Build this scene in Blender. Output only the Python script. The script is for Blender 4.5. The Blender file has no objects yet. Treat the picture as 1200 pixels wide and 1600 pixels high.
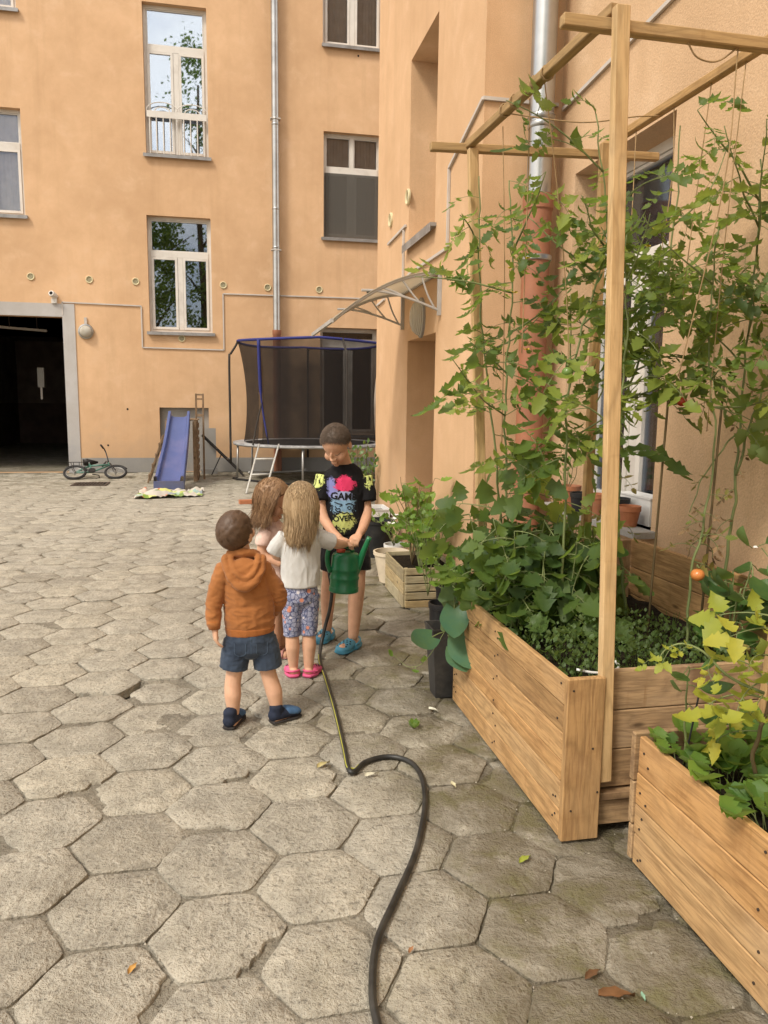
import bpy, bmesh, math, random
from mathutils import Vector, Matrix, noise as mnoise
R = math.radians
random.seed(7)
scene = bpy.context.scene
col = scene.collection

# ---------------------------------------------------------------- camera
cam_data = bpy.data.cameras.new('camera'); cam = bpy.data.objects.new('camera', cam_data); col.objects.link(cam)
PITCH, YAW, ROLL = R(8.2), R(11.8), 0.0125
fw = Vector((math.sin(YAW)*math.cos(PITCH), math.cos(YAW)*math.cos(PITCH), -math.sin(PITCH)))
rt = Vector((math.cos(YAW), -math.sin(YAW), 0)); up = rt.cross(fw)
r2 = rt*math.cos(ROLL)+up*math.sin(ROLL); u2 = up*math.cos(ROLL)-rt*math.sin(ROLL)
cam.matrix_world = Matrix(((r2.x,u2.x,-fw.x,0),(r2.y,u2.y,-fw.y,0),(r2.z,u2.z,-fw.z,1.5),(0,0,0,1)))
cam_data.sensor_fit = 'VERTICAL'; cam_data.sensor_height = 24; cam_data.lens = 24*1200/1600
cam_data.clip_start = 0.05; cam_data.clip_end = 2000
scene.camera = cam
scene.render.resolution_x, scene.render.resolution_y = 768, 1024

# ---------------------------------------------------------------- sky, sun, exposure
SUN_TO = Vector((0.62, 0.50, -0.95)).normalized()
world = bpy.data.worlds.new('World'); scene.world = world; world.use_nodes = True
wn, wl = world.node_tree.nodes, world.node_tree.links
wn.clear()
w_out = wn.new('ShaderNodeOutputWorld'); w_bg = wn.new('ShaderNodeBackground')
sky = wn.new('ShaderNodeTexSky'); sky.sky_type = 'NISHITA'; sky.sun_disc = False
sky.sun_elevation = math.asin(-SUN_TO.z); sky.sun_rotation = math.atan2(-SUN_TO.x, -SUN_TO.y) % (2*math.pi)
sky.dust_density = 2.5; sky.air_density = 1.0
tc = wn.new('ShaderNodeTexCoord'); mp = wn.new('ShaderNodeMapping'); mp.inputs['Scale'].default_value = (1.0, 1.0, 2.2)
cn = wn.new('ShaderNodeTexNoise'); cn.inputs['Scale'].default_value = 2.1; cn.inputs['Detail'].default_value = 7; cn.inputs['Roughness'].default_value = 0.58
cr = wn.new('ShaderNodeValToRGB'); cr.color_ramp.elements[0].position = 0.36; cr.color_ramp.elements[1].position = 0.58
cmix = wn.new('ShaderNodeMixRGB'); cmix.inputs['Color2'].default_value = (11.5, 10.9, 10.0, 1)
wl.new(tc.outputs['Generated'], mp.inputs['Vector']); wl.new(mp.outputs[0], cn.inputs['Vector']); wl.new(cn.outputs['Fac'], cr.inputs[0])
wl.new(cr.outputs[0], cmix.inputs['Fac']); wl.new(sky.outputs[0], cmix.inputs['Color1']); wl.new(cmix.outputs[0], w_bg.inputs[0])
wl.new(w_bg.outputs[0], w_out.inputs[0]); w_bg.inputs[1].default_value = 0.10
sun_data = bpy.data.lights.new('sun', 'SUN'); sun_data.energy = 1.5; sun_data.angle = R(12); sun_data.color = (1.0, 0.93, 0.82)
sun = bpy.data.objects.new('sun', sun_data); col.objects.link(sun)
sun.rotation_mode = 'QUATERNION'; sun.rotation_quaternion = SUN_TO.to_track_quat('-Z', 'Y'); sun.location = (-6, -6, 14)
vs = scene.view_settings
vs.view_transform = 'Standard'; vs.look = 'None'; vs.gamma = 1; vs.use_curve_mapping = False; vs.exposure = 0.86
try:
    scene.cycles.use_denoising = True; scene.cycles.max_bounces = 6; scene.cycles.diffuse_bounces = 3; scene.cycles.glossy_bounces = 3; scene.cycles.transparent_max_bounces = 24
    scene.cycles.sample_clamp_indirect = 6
except Exception: pass

# ---------------------------------------------------------------- helpers
W = {}                                   # world matrices of the objects built so far
I4 = Matrix.Identity(4)
def link(o, parent=None, m=None):
    col.objects.link(o)
    m = m or I4
    if parent is not None:
        o.parent = parent
        o.matrix_parent_inverse = W[parent.name].inverted()
    o.matrix_basis = m
    W[o.name] = m.copy()
    return o
def tag(o, label=None, cat=None, group=None, kind=None):
    if label: o['label'] = label
    if cat: o['category'] = cat
    if group: o['group'] = group
    if kind: o['kind'] = kind
    return o
def thing(name, label, cat, loc=(0,0,0), group=None):
    o = bpy.data.objects.new(name, None); o.empty_display_size = 0.1
    link(o, None, Matrix.Translation(Vector(loc)))
    return tag(o, label, cat, group)
def inst(name, me, parent=None, m=None):
    return link(bpy.data.objects.new(name, me), parent, m)

class MB:
    """collects shapes; build() links them as one mesh object"""
    def __init__(s): s.v = []; s.f = []; s.mi = []; s.cur = 0
    def add(s, vs, fs):
        b = len(s.v); s.v += [tuple(v) for v in vs]
        for f in fs: s.f.append(tuple(i+b for i in f)); s.mi.append(s.cur)
        return s
    def box(s, lo, hi, m=None):
        x0,y0,z0 = lo; x1,y1,z1 = hi
        vs = [Vector(p) for p in ((x0,y0,z0),(x1,y0,z0),(x1,y1,z0),(x0,y1,z0),(x0,y0,z1),(x1,y0,z1),(x1,y1,z1),(x0,y1,z1))]
        if m is not None: vs = [m @ v for v in vs]
        return s.add(vs, [(0,3,2,1),(4,5,6,7),(0,1,5,4),(1,2,6,5),(2,3,7,6),(3,0,4,7)])
    def quad(s, a, b, c, d): return s.add([a,b,c,d], [(0,1,2,3)])
    def bar(s, p0, p1, w, t, side=(0,0,1)):
        """rectangular bar from p0 to p1; w along side, t across"""
        p0, p1 = Vector(p0), Vector(p1); d = (p1-p0).normalized(); sd = Vector(side)
        if abs(d.dot(sd.normalized())) > .98: sd = Vector((1,0,0))
        sd = (sd - d*d.dot(sd)).normalized(); n = d.cross(sd)
        m = Matrix((d, sd, n)).transposed().to_4x4(); m.translation = p0
        return s.box((0,-w/2,-t/2), ((p1-p0).length, w/2, t/2), m)
    def tube(s, pts, r, n=8, cap=True, closed=False):
        pts = [Vector(p) for p in pts]; k = len(pts)
        rs = r if isinstance(r, (list,tuple)) else [r]*k
        rings = []; prev = None
        for i, p in enumerate(pts):
            if closed: t = pts[(i+1)%k]-pts[i-1]
            else: t = pts[min(i+1,k-1)]-pts[max(i-1,0)]
            t.normalize()
            if prev is None:
                a = Vector((0,0,1)) if abs(t.z) < .9 else Vector((1,0,0))
            else: a = prev
            a = (a - t*a.dot(t)).normalized(); prev = a; b = t.cross(a)
            rings.append([p + (a*math.cos(2*math.pi*j/n)+b*math.sin(2*math.pi*j/n))*rs[i] for j in range(n)])
        vs = [v for rg in rings for v in rg]; fs = []
        for i in range(k if closed else k-1):
            i2 = (i+1) % k
            for j in range(n):
                j2 = (j+1) % n
                fs.append((i*n+j, i*n+j2, i2*n+j2, i2*n+j))
        if cap and not closed:
            fs.append(tuple(range(n))[::-1]); fs.append(tuple((k-1)*n+j for j in range(n)))
        return s.add(vs, fs)
    def lathe(s, prof, n=20, m=None, cap0=True, cap1=True):
        vs = []; fs = []
        for r, z in prof:
            for j in range(n):
                a = 2*math.pi*j/n; v = Vector((r*math.cos(a), r*math.sin(a), z)); vs.append(m @ v if m is not None else v)
        for i in range(len(prof)-1):
            for j in range(n):
                j2 = (j+1)%n; fs.append((i*n+j, i*n+j2, (i+1)*n+j2, (i+1)*n+j))
        if cap0: fs.append(tuple(range(n))[::-1])
        if cap1: fs.append(tuple((len(prof)-1)*n+j for j in range(n)))
        return s.add(vs, fs)
    def mesh(s, name, mats, smooth=False):
        me = bpy.data.meshes.new(name); me.from_pydata(s.v, [], s.f)
        mats = mats if isinstance(mats, (list,tuple)) else [mats]
        for m in mats: me.materials.append(m)
        if len(mats) > 1: me.polygons.foreach_set('material_index', s.mi)
        if smooth: me.polygons.foreach_set('use_smooth', [True]*len(me.polygons))
        me.update(); return me
    def build(s, name, mats, parent=None, smooth=False, m=None):
        me = s.mesh(name, mats, smooth)
        if smooth == 'auto':
            try: me.set_sharp_from_angle(angle=R(40))
            except Exception: pass
        return inst(name, me, parent, m)

def basis(o, x, y, z):
    m = Matrix((x, y, z)).transposed().to_4x4(); m.translation = Vector(o); return m
def aim(p, d, upv=(0,0,1), s=1.0, roll=0.0):
    """matrix with local X along d, Z near upv"""
    d = Vector(d).normalized(); u = Vector(upv)
    if abs(d.dot(u)) > .97: u = Vector((1,0.1,0))
    y = u.cross(d).normalized(); z = d.cross(y)
    m = basis((0,0,0), d*s, y*s, z*s)
    return Matrix.Translation(Vector(p)) @ m @ Matrix.Rotation(roll, 4, 'X')
def bez(pts, n=24):
    """Catmull-Rom through points"""
    P = [Vector(p) for p in pts]; P = [P[0]*2-P[1]] + P + [P[-1]*2-P[-2]]; out = []
    seg = len(P)-3
    for i in range(seg):
        a,b,c,d = P[i:i+4]; k = max(2, n//seg)
        for j in range(k):
            t = j/k
            out.append(.5*((2*b)+(c-a)*t+(2*a-5*b+4*c-d)*t*t+(3*b-a-3*c+d)*t**3))
    out.append(P[-2].copy()); return out

# ---------------------------------------------------------------- materials
class NT:
    def __init__(s, name):
        s.m = bpy.data.materials.new(name); s.m.use_nodes = True; s.t = s.m.node_tree; s.t.nodes.clear()
        s.out = s.t.nodes.new('ShaderNodeOutputMaterial')
    def n(s, typ, **kw):
        nd = s.t.nodes.new('ShaderNode'+typ)
        for k, v in kw.items():
            if k.startswith('_'): setattr(nd, k[1:], v)
            else: s.put(nd.inputs[k.replace('__',' ')], v)
        return nd
    def put(s, sock, v):
        if hasattr(v, 'is_output') or isinstance(v, bpy.types.NodeSocket): s.t.links.new(v, sock)
        elif isinstance(v, bpy.types.Node): s.t.links.new(v.outputs[0], sock)
        else:
            if isinstance(v, (tuple,list)) and len(v) == 3 and sock.type == 'RGBA': v = (*v, 1)
            sock.default_value = v
    def math(s, op, a, b=0.0, clamp=False):
        nd = s.t.nodes.new('ShaderNodeMath'); nd.operation = op; nd.use_clamp = clamp
        s.put(nd.inputs[0], a); s.put(nd.inputs[1], b); return nd.outputs[0]
    def mix(s, fac, a, b, mode='MIX'):
        nd = s.t.nodes.new('ShaderNodeMixRGB'); nd.blend_type = mode
        s.put(nd.inputs[0], fac); s.put(nd.inputs[1], a); s.put(nd.inputs[2], b); return nd.outputs[0]
    def ramp(s, fac, stops):
        nd = s.t.nodes.new('ShaderNodeValToRGB'); e = nd.color_ramp.elements
        while len(e) < len(stops): e.new(0.5)
        for el, (p, c) in zip(e, stops): el.position = p; el.color = (c,c,c,1) if isinstance(c,(int,float)) else (*c,1)
        s.put(nd.inputs[0], fac); return nd.outputs[0]
    def coords(s, kind='Object', scale=(1,1,1), rnd=False, rot=(0,0,0)):
        tcn = s.t.nodes.new('ShaderNodeTexCoord') if kind != 'Position' else s.t.nodes.new('ShaderNodeNewGeometry')
        v = tcn.outputs[kind]
        if rnd:
            oi = s.t.nodes.new('ShaderNodeObjectInfo'); ad = s.t.nodes.new('ShaderNodeVectorMath'); ad.operation = 'ADD'
            s.put(ad.inputs[0], v)
            mu = s.math('MULTIPLY', oi.outputs['Random'], 37.0); s.t.links.new(mu, ad.inputs[1]); v = ad.outputs[0]
        mp_ = s.t.nodes.new('ShaderNodeMapping'); mp_.inputs['Scale'].default_value = scale; mp_.inputs['Rotation'].default_value = rot
        s.t.links.new(v, mp_.inputs['Vector']); return mp_.outputs[0]
    def noise(s, vec, scale, detail=4, rough=.55, dist=0.0):
        return s.n('TexNoise', Vector=vec, Scale=scale, Detail=detail, Roughness=rough, Distortion=dist).outputs['Fac']
    def bump(s, h, strength=.3, dist=.01, normal=None):
        nd = s.n('Bump', Height=h, Strength=strength, Distance=dist)
        if normal is not None: s.put(nd.inputs['Normal'], normal)
        return nd.outputs[0]
    def finish(s, color, rough=.7, normal=None, spec=.3, metal=0.0, **kw):
        b = s.n('BsdfPrincipled'); s.put(b.inputs['Base Color'], color); s.put(b.inputs['Roughness'], rough)
        s.put(b.inputs['Specular IOR Level'], spec); s.put(b.inputs['Metallic'], metal)
        for k, v in kw.items(): s.put(b.inputs[k.replace('__',' ')], v)
        if normal is not None: s.put(b.inputs['Normal'], normal)
        s.t.links.new(b.outputs[0], s.out.inputs[0]); return s.m
    def objrand(s): return s.t.nodes.new('ShaderNodeObjectInfo').outputs['Random']

def sc3(c, k): return tuple(min(1.0, x*k) for x in c)
def plain(name, c, rough=.6, var=.12, scale=9, bump=.15, bscale=120, spec=.3, metal=0.0, dirt=None, bdist=.002, **kw):
    t = NT(name); v = t.coords('Object', rnd=True)
    n1 = t.noise(v, scale, 5)
    cc = t.mix(t.ramp(n1, [(.3,0),(.7,1)]), sc3(c,1-var), sc3(c,1+var))
    if dirt:
        n2 = t.noise(v, scale*.6, 6, .65, .3); cc = t.mix(t.ramp(n2, [(.5,0),(.72,.7)]), cc, dirt)
    nb = t.noise(v, bscale, 3)
    rr = t.math('ADD', rough-.06, t.math('MULTIPLY', n1, .12))
    return t.finish(cc, rr, t.bump(nb, bump, bdist), spec, metal, **kw)

def stucco(name, c, grain=140, gstr=.5, stain=.35, base=True):
    t = NT(name); v = t.coords('Object')
    big = t.noise(v, .5, 5, .65); mid = t.noise(v, 2.6, 7, .66, .3); fine = t.noise(v, grain, 3, .6)
    cc = t.mix(t.ramp(big, [(.34,0),(.66,1)]), (c[0]*.88,c[1]*.86,c[2]*.84), sc3(c,1.07))
    cc = t.mix(t.ramp(mid, [(.44,0),(.70,stain)]), cc, (c[0]*.74, c[1]*.68, c[2]*.60))
    st = t.noise(t.coords('Object', (4,4,.28)), 1.0, 6, .65)
    cc = t.mix(t.ramp(st, [(.52,0),(.74,stain*1.1)]), cc, (c[0]*.70, c[1]*.67, c[2]*.62))
    cc = t.mix(t.ramp(mid, [(.30,.5),(.44,0)]), cc, (c[0]*1.10, c[1]*1.16, c[2]*1.25))
    cc = t.mix(t.ramp(fine, [(.36,.30),(.58,0)]), cc, sc3(c,.58))
    if base:
        z = t.n('SeparateXYZ', Vector=t.n('NewGeometry').outputs['Position']).outputs[2]
        lo = t.ramp(t.math('ADD', z, t.math('MULTIPLY', t.math('SUBTRACT', mid, .5), 2.2)), [(.05,.55),(.9,0)])
        cc = t.mix(lo, cc, (c[0]*.55, c[1]*.56, c[2]*.58))
    return t.finish(cc, .92, t.bump(t.math('ADD', fine, t.math('MULTIPLY', mid, .6)), gstr, .004), .15)

M = {}
WALL = (.675, .44, .258)
M['stucco'] = stucco('orange_stucco', WALL)
M['stucco_near'] = stucco('orange_stucco_coarse', (.65,.44,.265), 95, .8, .25)
M['plinth'] = stucco('grey_plinth', (.36,.345,.32), 120, .5, .4)
M['surround'] = stucco('pale_grey_paint', (.47,.45,.43), 120, .3, .3)
M['pvc'] = plain('white_window_plastic', (.66,.62,.56), .35, .06, 3, .05, spec=.45, dirt=(.45,.40,.34))
M['sillmetal'] = plain('sill_sheet_metal', (.30,.29,.28), .45, .2, 6, .1, metal=.4, dirt=(.16,.14,.12))
M['zinc'] = plain('zinc_sheet', (.42,.42,.41), .32, .18, 4, .08, metal=.85, dirt=(.38,.36,.33))
M['terracotta_pipe'] = plain('terracotta_plastic_pipe', (.33,.135,.072), .5, .15, 6, .06, dirt=(.27,.13,.08))
M['conduit'] = plain('grey_conduit', (.52,.47,.42), .5, .1, 6, .03)
M['brass'] = plain('cream_vent_ring', (.62,.53,.32), .5, .12, 20, .05)
M['ventdark'] = plain('vent_mesh', (.30,.27,.17), .7, .3, 60, .4)
M['black'] = plain('black_hole', (.012,.011,.010), .9, .3, 10, .1)
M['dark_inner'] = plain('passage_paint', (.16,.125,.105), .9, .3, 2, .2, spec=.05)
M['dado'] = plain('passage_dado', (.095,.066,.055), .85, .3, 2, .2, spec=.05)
M['curtain'] = plain('curtain_cloth', (.36,.31,.26), .9, .12, 5, .1)
M['curtain_grey'] = plain('sheer_curtain', (.80,.72,.64), .9, .1, 5, .1)
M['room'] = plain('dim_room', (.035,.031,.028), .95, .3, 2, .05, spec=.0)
def glass(name, refl, tint=(.97,.97,.97)):
    t = NT(name); fr = t.n('Fresnel', IOR=1.7)
    fac = t.math('ADD', refl, t.math('MULTIPLY', fr.outputs[0], .9), True)
    v = t.coords('Object'); nz = t.noise(v, .9, 2)
    gl = t.n('BsdfGlossy', Color=(.62,.70,.82), Roughness=.015); t.put(gl.inputs['Normal'], t.bump(nz, .02, .004))
    tr = t.n('BsdfTransparent', Color=tint); mx = t.n('MixShader'); t.put(mx.inputs[0], fac)
    t.t.links.new(tr.outputs[0], mx.inputs[1]); t.t.links.new(gl.outputs[0], mx.inputs[2]); t.t.links.new(mx.outputs[0], t.out.inputs[0])
    return t.m
M['glass'] = glass('window_glass', .42)
M['glass_dim'] = glass('window_glass_dull', .02)
M['glass_dark'] = glass('window_glass_dark', .10)

# concrete slabs and the sand between them
def concrete(name, base, joint=False):
    t = NT(name); P = t.coords('Position')
    big = t.noise(P, .8, 3, .6); med = t.noise(P, 7, 6, .72, .2); fine = t.noise(P, 60, 4, .72)
    cc = t.mix(t.ramp(med, [(.36,0),(.62,1)]), sc3(base,.76), sc3(base,1.16))
    if not joint:
        rnd = t.objrand(); cc = t.mix(1.0, cc, t.ramp(rnd, [(0,(.84,.83,.81)),(.3,(.94,.94,.93)),(.6,(1.0,1.0,.99)),(1,(1.08,1.07,1.03))]), 'MULTIPLY')
    worn = t.noise(P, 17, 5, .68, .6)
    cc = t.mix(t.ramp(worn, [(.54,0),(.62,.38)]), cc, sc3(base,.60)); cc = t.mix(t.ramp(worn, [(.33,.45),(.41,0)]), cc, (base[0]*1.42,base[1]*1.42,base[2]*1.42))
    cc = t.mix(t.ramp(fine, [(.36,.8),(.44,0)]), cc, sc3(base,.40))
    cc = t.mix(t.ramp(fine, [(.60,0),(.70,.7)]), cc, sc3(base,1.5))
    sep = t.n('SeparateXYZ', Vector=t.n('NewGeometry').outputs['Position'])
    # damp and mossy towards the planters and the back wall
    nx = t.math('ADD', sep.outputs[0], t.math('MULTIPLY', t.math('SUBTRACT', big, .5), 1.8))
    side = t.ramp(nx, [(.34,0),(.78,1)])
    dn = t.noise(P, 3.0, 5, .68, .6)
    damp = t.math('MULTIPLY', side, t.ramp(dn, [(.38,.30),(.54,1)]))
    cc = t.mix(t.math('MULTIPLY', damp, .88), cc, (base[0]*.36, base[1]*.33, base[2]*.26))
    pt = t.ramp(t.noise(P, 1.7, 5, .70, .8), [(.50,0),(.66,.32)])
    cc = t.mix(pt, cc, (base[0]*.58, base[1]*.55, base[2]*.50))
    moss = t.math('MULTIPLY', side, t.ramp(t.math('ADD', t.math('MULTIPLY', med, .5), t.math('MULTIPLY', dn, .5)), [(.50,0),(.60,.75)]))
    cc = t.mix(t.math('MULTIPLY', moss, .75), cc, (.15,.14,.045))
    far = t.ramp(t.math('DIVIDE', sep.outputs[1], 20.0), [(.55,0),(.80,1)])
    cc = t.mix(t.math('MULTIPLY', far, t.ramp(dn, [(.42,0),(.62,.7)])), cc, (.13,.12,.07))
    h = t.math('ADD', t.math('MULTIPLY', fine, 1.0), t.math('MULTIPLY', med, 1.2)); h = t.math('ADD', h, t.math('MULTIPLY', worn, -1.3))
    rr = t.math('SUBTRACT', .92, t.math('MULTIPLY', damp, .25))
    return t.finish(cc, rr, t.bump(h, 1.0, .018), .2)
CONC = (.46, .42, .345)
M['slab'] = concrete('weathered_concrete_slab', CONC)
M['sand'] = concrete('joint_sand', (.28,.25,.195), True)

def wood(name, c, dark, scale=1.0, weath=.3):
    t = NT(name); v2 = t.coords('Object', (1,1,1), True); v = t.coords('Object', (.9*scale, 14*scale, 14*scale), True)
    wrp = t.noise(t.coords('Object', (1.0,5,5), True), 1.6, 4, .55)
    kn = t.n('TexVoronoi', Vector=t.coords('Object', (2.4,6.5,6.5), True), Scale=1.2); kd = kn.outputs['Distance']
    sx = t.n('SeparateXYZ', Vector=v2); ring = t.math('ADD', t.math('MULTIPLY', t.math('ADD', sx.outputs[1], sx.outputs[2]), 55*scale), t.math('ADD', t.math('MULTIPLY', wrp, 16), t.math('MULTIPLY', t.ramp(kd, [(0,1),(.4,0)]), 5)))
    band = t.math('ABSOLUTE', t.math('SINE', ring))
    g2 = t.noise(v, 9, 4, .6, .3); blot = t.noise(v2, 4.5, 7, .68, .4); pale = t.noise(v2, 2.3, 5, .6)
    cc = t.mix(t.ramp(band, [(.15,.0),(.95,1)]), sc3(c,.84), sc3(c,1.10))
    cc = t.mix(t.ramp(g2, [(.38,.55),(.54,0)]), cc, dark)
    cc = t.mix(t.ramp(pale, [(.50,0),(.72,.55)]), cc, (c[0]*1.12,c[1]*1.22,c[2]*1.45))
    cc = t.mix(t.ramp(blot, [(.52,0),(.70,weath*1.6)]), cc, (dark[0]*1.0,dark[1]*.95,dark[2]*.95))
    cc = t.mix(t.ramp(kd, [(.035,.85),(.10,0)]), cc, sc3(dark,.50))
    dr = t.noise(t.coords('Object', (26,3,3), True), 1.0, 3, .5); cc = t.mix(t.ramp(dr, [(.60,0),(.72,weath)]), cc, (c[0]*.62,c[1]*.52,c[2]*.42))
    cc = t.mix(1.0, cc, t.ramp(t.objrand(), [(0,(.70,.66,.62)),(.35,(.92,.88,.84)),(.65,(1.0,1.0,1.02)),(1,(1.0,.87,.72))]), 'MULTIPLY')
    h = t.math('ADD', t.math('MULTIPLY', band, .5), t.math('MULTIPLY', g2, .8))
    return t.finish(cc, .66, t.bump(h, .35, .003), .22)
M['wood'] = wood('oiled_planter_board', (.50,.315,.145), (.25,.14,.062))
M['wood_grey'] = wood('weathered_board', (.42,.285,.155), (.20,.13,.075), 1, .6)
M['wood_post'] = wood('pine_batten', (.58,.395,.195), (.40,.25,.11), .8, .2)
M['wood_bar'] = wood('weathered_pine_batten', (.42,.28,.13), (.26,.165,.075), .8, .3)
M['wood_crate'] = wood('old_crate_slat', (.42,.36,.22), (.23,.19,.12), 1, .5)
M['wood_pallet'] = wood('grey_pallet_wood', (.30,.21,.13), (.15,.10,.06), 1, .5)
M['nail'] = plain('rusty_nail', (.05,.035,.025), .7)
M['soil'] = plain('dark_soil', (.020,.015,.010), .95, .5, 25, .9, 60, spec=.1, bdist=.02)
M['string'] = plain('jute_string', (.36,.24,.12), .9, .2, 30, .3, 300)
def board(name, parent, p0, p1, w, t, side, mat, bev=.003):
    """a plank with its own axes: length along local X, width w along side, thickness t"""
    p0, p1 = Vector(p0), Vector(p1); L = (p1-p0).length; d = (p1-p0)/L; sd = Vector(side); sd = (sd-d*d.dot(sd)).normalized()
    m = basis(p0, d, sd, d.cross(sd)); b = min(bev, t*.3)
    vs = []; fs = []
    for x, e in ((0,b),(b,0),(L-b,0),(L,b)):
        a, c = w/2-e, t/2-e
        vs += [(x,-a,-c+b),(x,-a+b,-c),(x,a-b,-c),(x,a,-c+b),(x,a,c-b),(x,a-b,c),(x,-a+b,c),(x,-a,c-b)]
    for i in range(3):
        for j in range(8): fs.append((i*8+j,(i+1)*8+j,(i+1)*8+(j+1)%8,i*8+(j+1)%8)[::-1])
    fs.append(tuple(range(8))[::-1]); fs.append(tuple(24+j for j in range(8)))
    mb = MB(); mb.add(vs, fs); return mb.build(name, mat, parent, m=m)
t = NT('insect_screen'); df = t.n('BsdfDiffuse', Color=(.13,.12,.105)); trn = t.n('BsdfTransparent'); mx = t.n('MixShader', Fac=.6)
t.t.links.new(trn.outputs[0], mx.inputs[1]); t.t.links.new(df.outputs[0], mx.inputs[2]); t.t.links.new(mx.outputs[0], t.out.inputs[0]); M['screen'] = t.m
# ================================================================ ground and paving
ground = MB()
GN = 90
gx0, gx1, gy0, gy1 = -5.5, 2.6, -1.0, 9.0
nx_, ny_ = 280, 345
vs_, fs_ = [], []
for j in range(ny_+1):
    for i in range(nx_+1):
        x = gx0+(gx1-gx0)*i/nx_; y = gy0+(gy1-gy0)*j/ny_
        z = -.0095 + .0100*mnoise.noise(Vector((x*2.3,y*2.3,0))) + .0045*mnoise.noise(Vector((x*9,y*9,3))) + .002*mnoise.noise(Vector((x*27,y*27,3)))
        if math.hypot(x+.60, y-4.02) < .16: z -= .05
        vs_.append((x,y,min(z,.0012)))
for j in range(ny_):
    for i in range(nx_):
        a = j*(nx_+1)+i; fs_.append((a,a+1,a+nx_+2,a+nx_+1))
ground.add(vs_, fs_)
# far sheet round it, reaching the horizon
S = 600
for lo, hi in (((-S,-S),(S,gy0)),((-S,gy0),(gx0,gy1)),((gx1,gy0),(S,gy1)),((-S,gy1),(S,S))):
    ground.quad((lo[0],lo[1],-.010),(hi[0],lo[1],-.010),(hi[0],hi[1],-.010),(lo[0],hi[1],-.010))
g = ground.build('courtyard_ground', M['sand'], smooth=True); tag(g, kind='structure')

HR = .2015                                # hexagon circumradius
def slab_mesh(seed, chip=0, rad=.1990, n=48):
    rng = random.Random(seed); ph = rng.random()*9
    ring = []
    for k in range(n):
        a = 2*math.pi*k/n
        s = (a % (math.pi/3)) - math.pi/6
        r = rad*math.cos(math.pi/6)/math.cos(s)              # hexagon, a corner at 0 degrees
        corner = abs(abs(s)-math.pi/6) < .05
        r *= 1 - (.012 + .02*rng.random() if corner else 0) + .016*mnoise.noise(Vector((math.cos(a)*3+ph, math.sin(a)*3, seed*1.7))) + rng.uniform(-.020,.004) + .014*mnoise.noise(Vector((math.cos(a)*11+ph, math.sin(a)*11, seed)))
        if chip and abs(((a-chip) + math.pi) % (2*math.pi) - math.pi) < .42: r *= .80 + .05*rng.random()
        ring.append((r, a))
    vs, fs = [], []
    for sc, z in ((1.0,-.05),(1.0,-.004),(.97,-.0005),(.55,.001)):
        for r, a in ring:
            vs.append((r*sc*math.cos(a), r*sc*math.sin(a), z + (rng.uniform(-.0012,.0010) if z > -.003 else 0)))
    for i in range(3):
        for k in range(n): fs.append((i*n+k, i*n+(k+1)%n, (i+1)*n+(k+1)%n, (i+1)*n+k))
    fs.append(tuple(3*n+k for k in range(n)))
    return vs, fs
slabs = []
for s in range(12):
    v, f = slab_mesh(s+1, chip=(0 if s < 8 else .6+s*1.3)); slabs.append((v, f))
slabs_low = [slab_mesh(s+1, 0, .1990, 18) for s in range(12)]
slab_me = []
for s, (v, f) in enumerate(slabs):
    mb = MB(); mb.add(v, f); slab_me.append(mb.mesh('slab', M['slab'], True)); slab_me[-1].set_sharp_from_angle(angle=R(50))
def inview(x, y):
    d = Vector((x, y, 0)) - Vector((0,0,1.5)); z = d.dot(fw)
    if z < .3: return None
    u, v = d.dot(r2)/z*1200, -d.dot(u2)/z*1200
    m = 1200*.22/z
    if abs(u) > 600+m or v > 800+m: return None
    return z
cells = []
for i in range(-26, 12):
    for j in range(-12, 48):
        x = -.04+.3035*i; y = 2.39+.3505*j+(.17525 if i % 2 else 0)
        if y > 16.25 or (x > 1.55 and y > 4.95) or (x > 2.1): continue
        if x < -3.0 and y > 15.9: pass
        cells.append((x, y, inview(x, y)))
hidden = lambda x, y: (1.28 < x < 2.2 and y < 3.45) or (1.78 < x)
vis = sorted([c for c in cells if c[2] and not hidden(c[0], c[1])], key=lambda c: c[2])
near = set((c[0], c[1]) for c in vis[:299])
far_mb = MB(); rng = random.Random(3)
for x, y, z in cells:
    rot = Matrix.Rotation(rng.randrange(6)*math.pi/3, 4, 'Z')
    tilt = Matrix.Rotation(rng.gauss(0,.007), 4, 'X') @ Matrix.Rotation(rng.gauss(0,.007), 4, 'Y')
    dz = rng.gauss(0,.0022); k = rng.randrange(8) if rng.random() < .62 else rng.randrange(8,12)
    sc = 1.0
    if math.hypot(x+.46, y-4.05) < .2: sc = .80; dz = -.008; k = 9
    m = Matrix.Translation((x+rng.gauss(0,.003), y+rng.gauss(0,.003), dz)) @ tilt @ rot @ Matrix.Scale(sc, 4)
    if (x, y) in near: inst('slab', slab_me[k], g, m)
    else:
        v, f = slabs[k] if z and z < 11 else slabs_low[k]; far_mb.add([m @ Vector(p) for p in v], f)
fo = far_mb.build('slab_field', M['slab'], g, True); tag(fo, kind='stuff'); fo.data.set_sharp_from_angle(angle=R(50))

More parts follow.
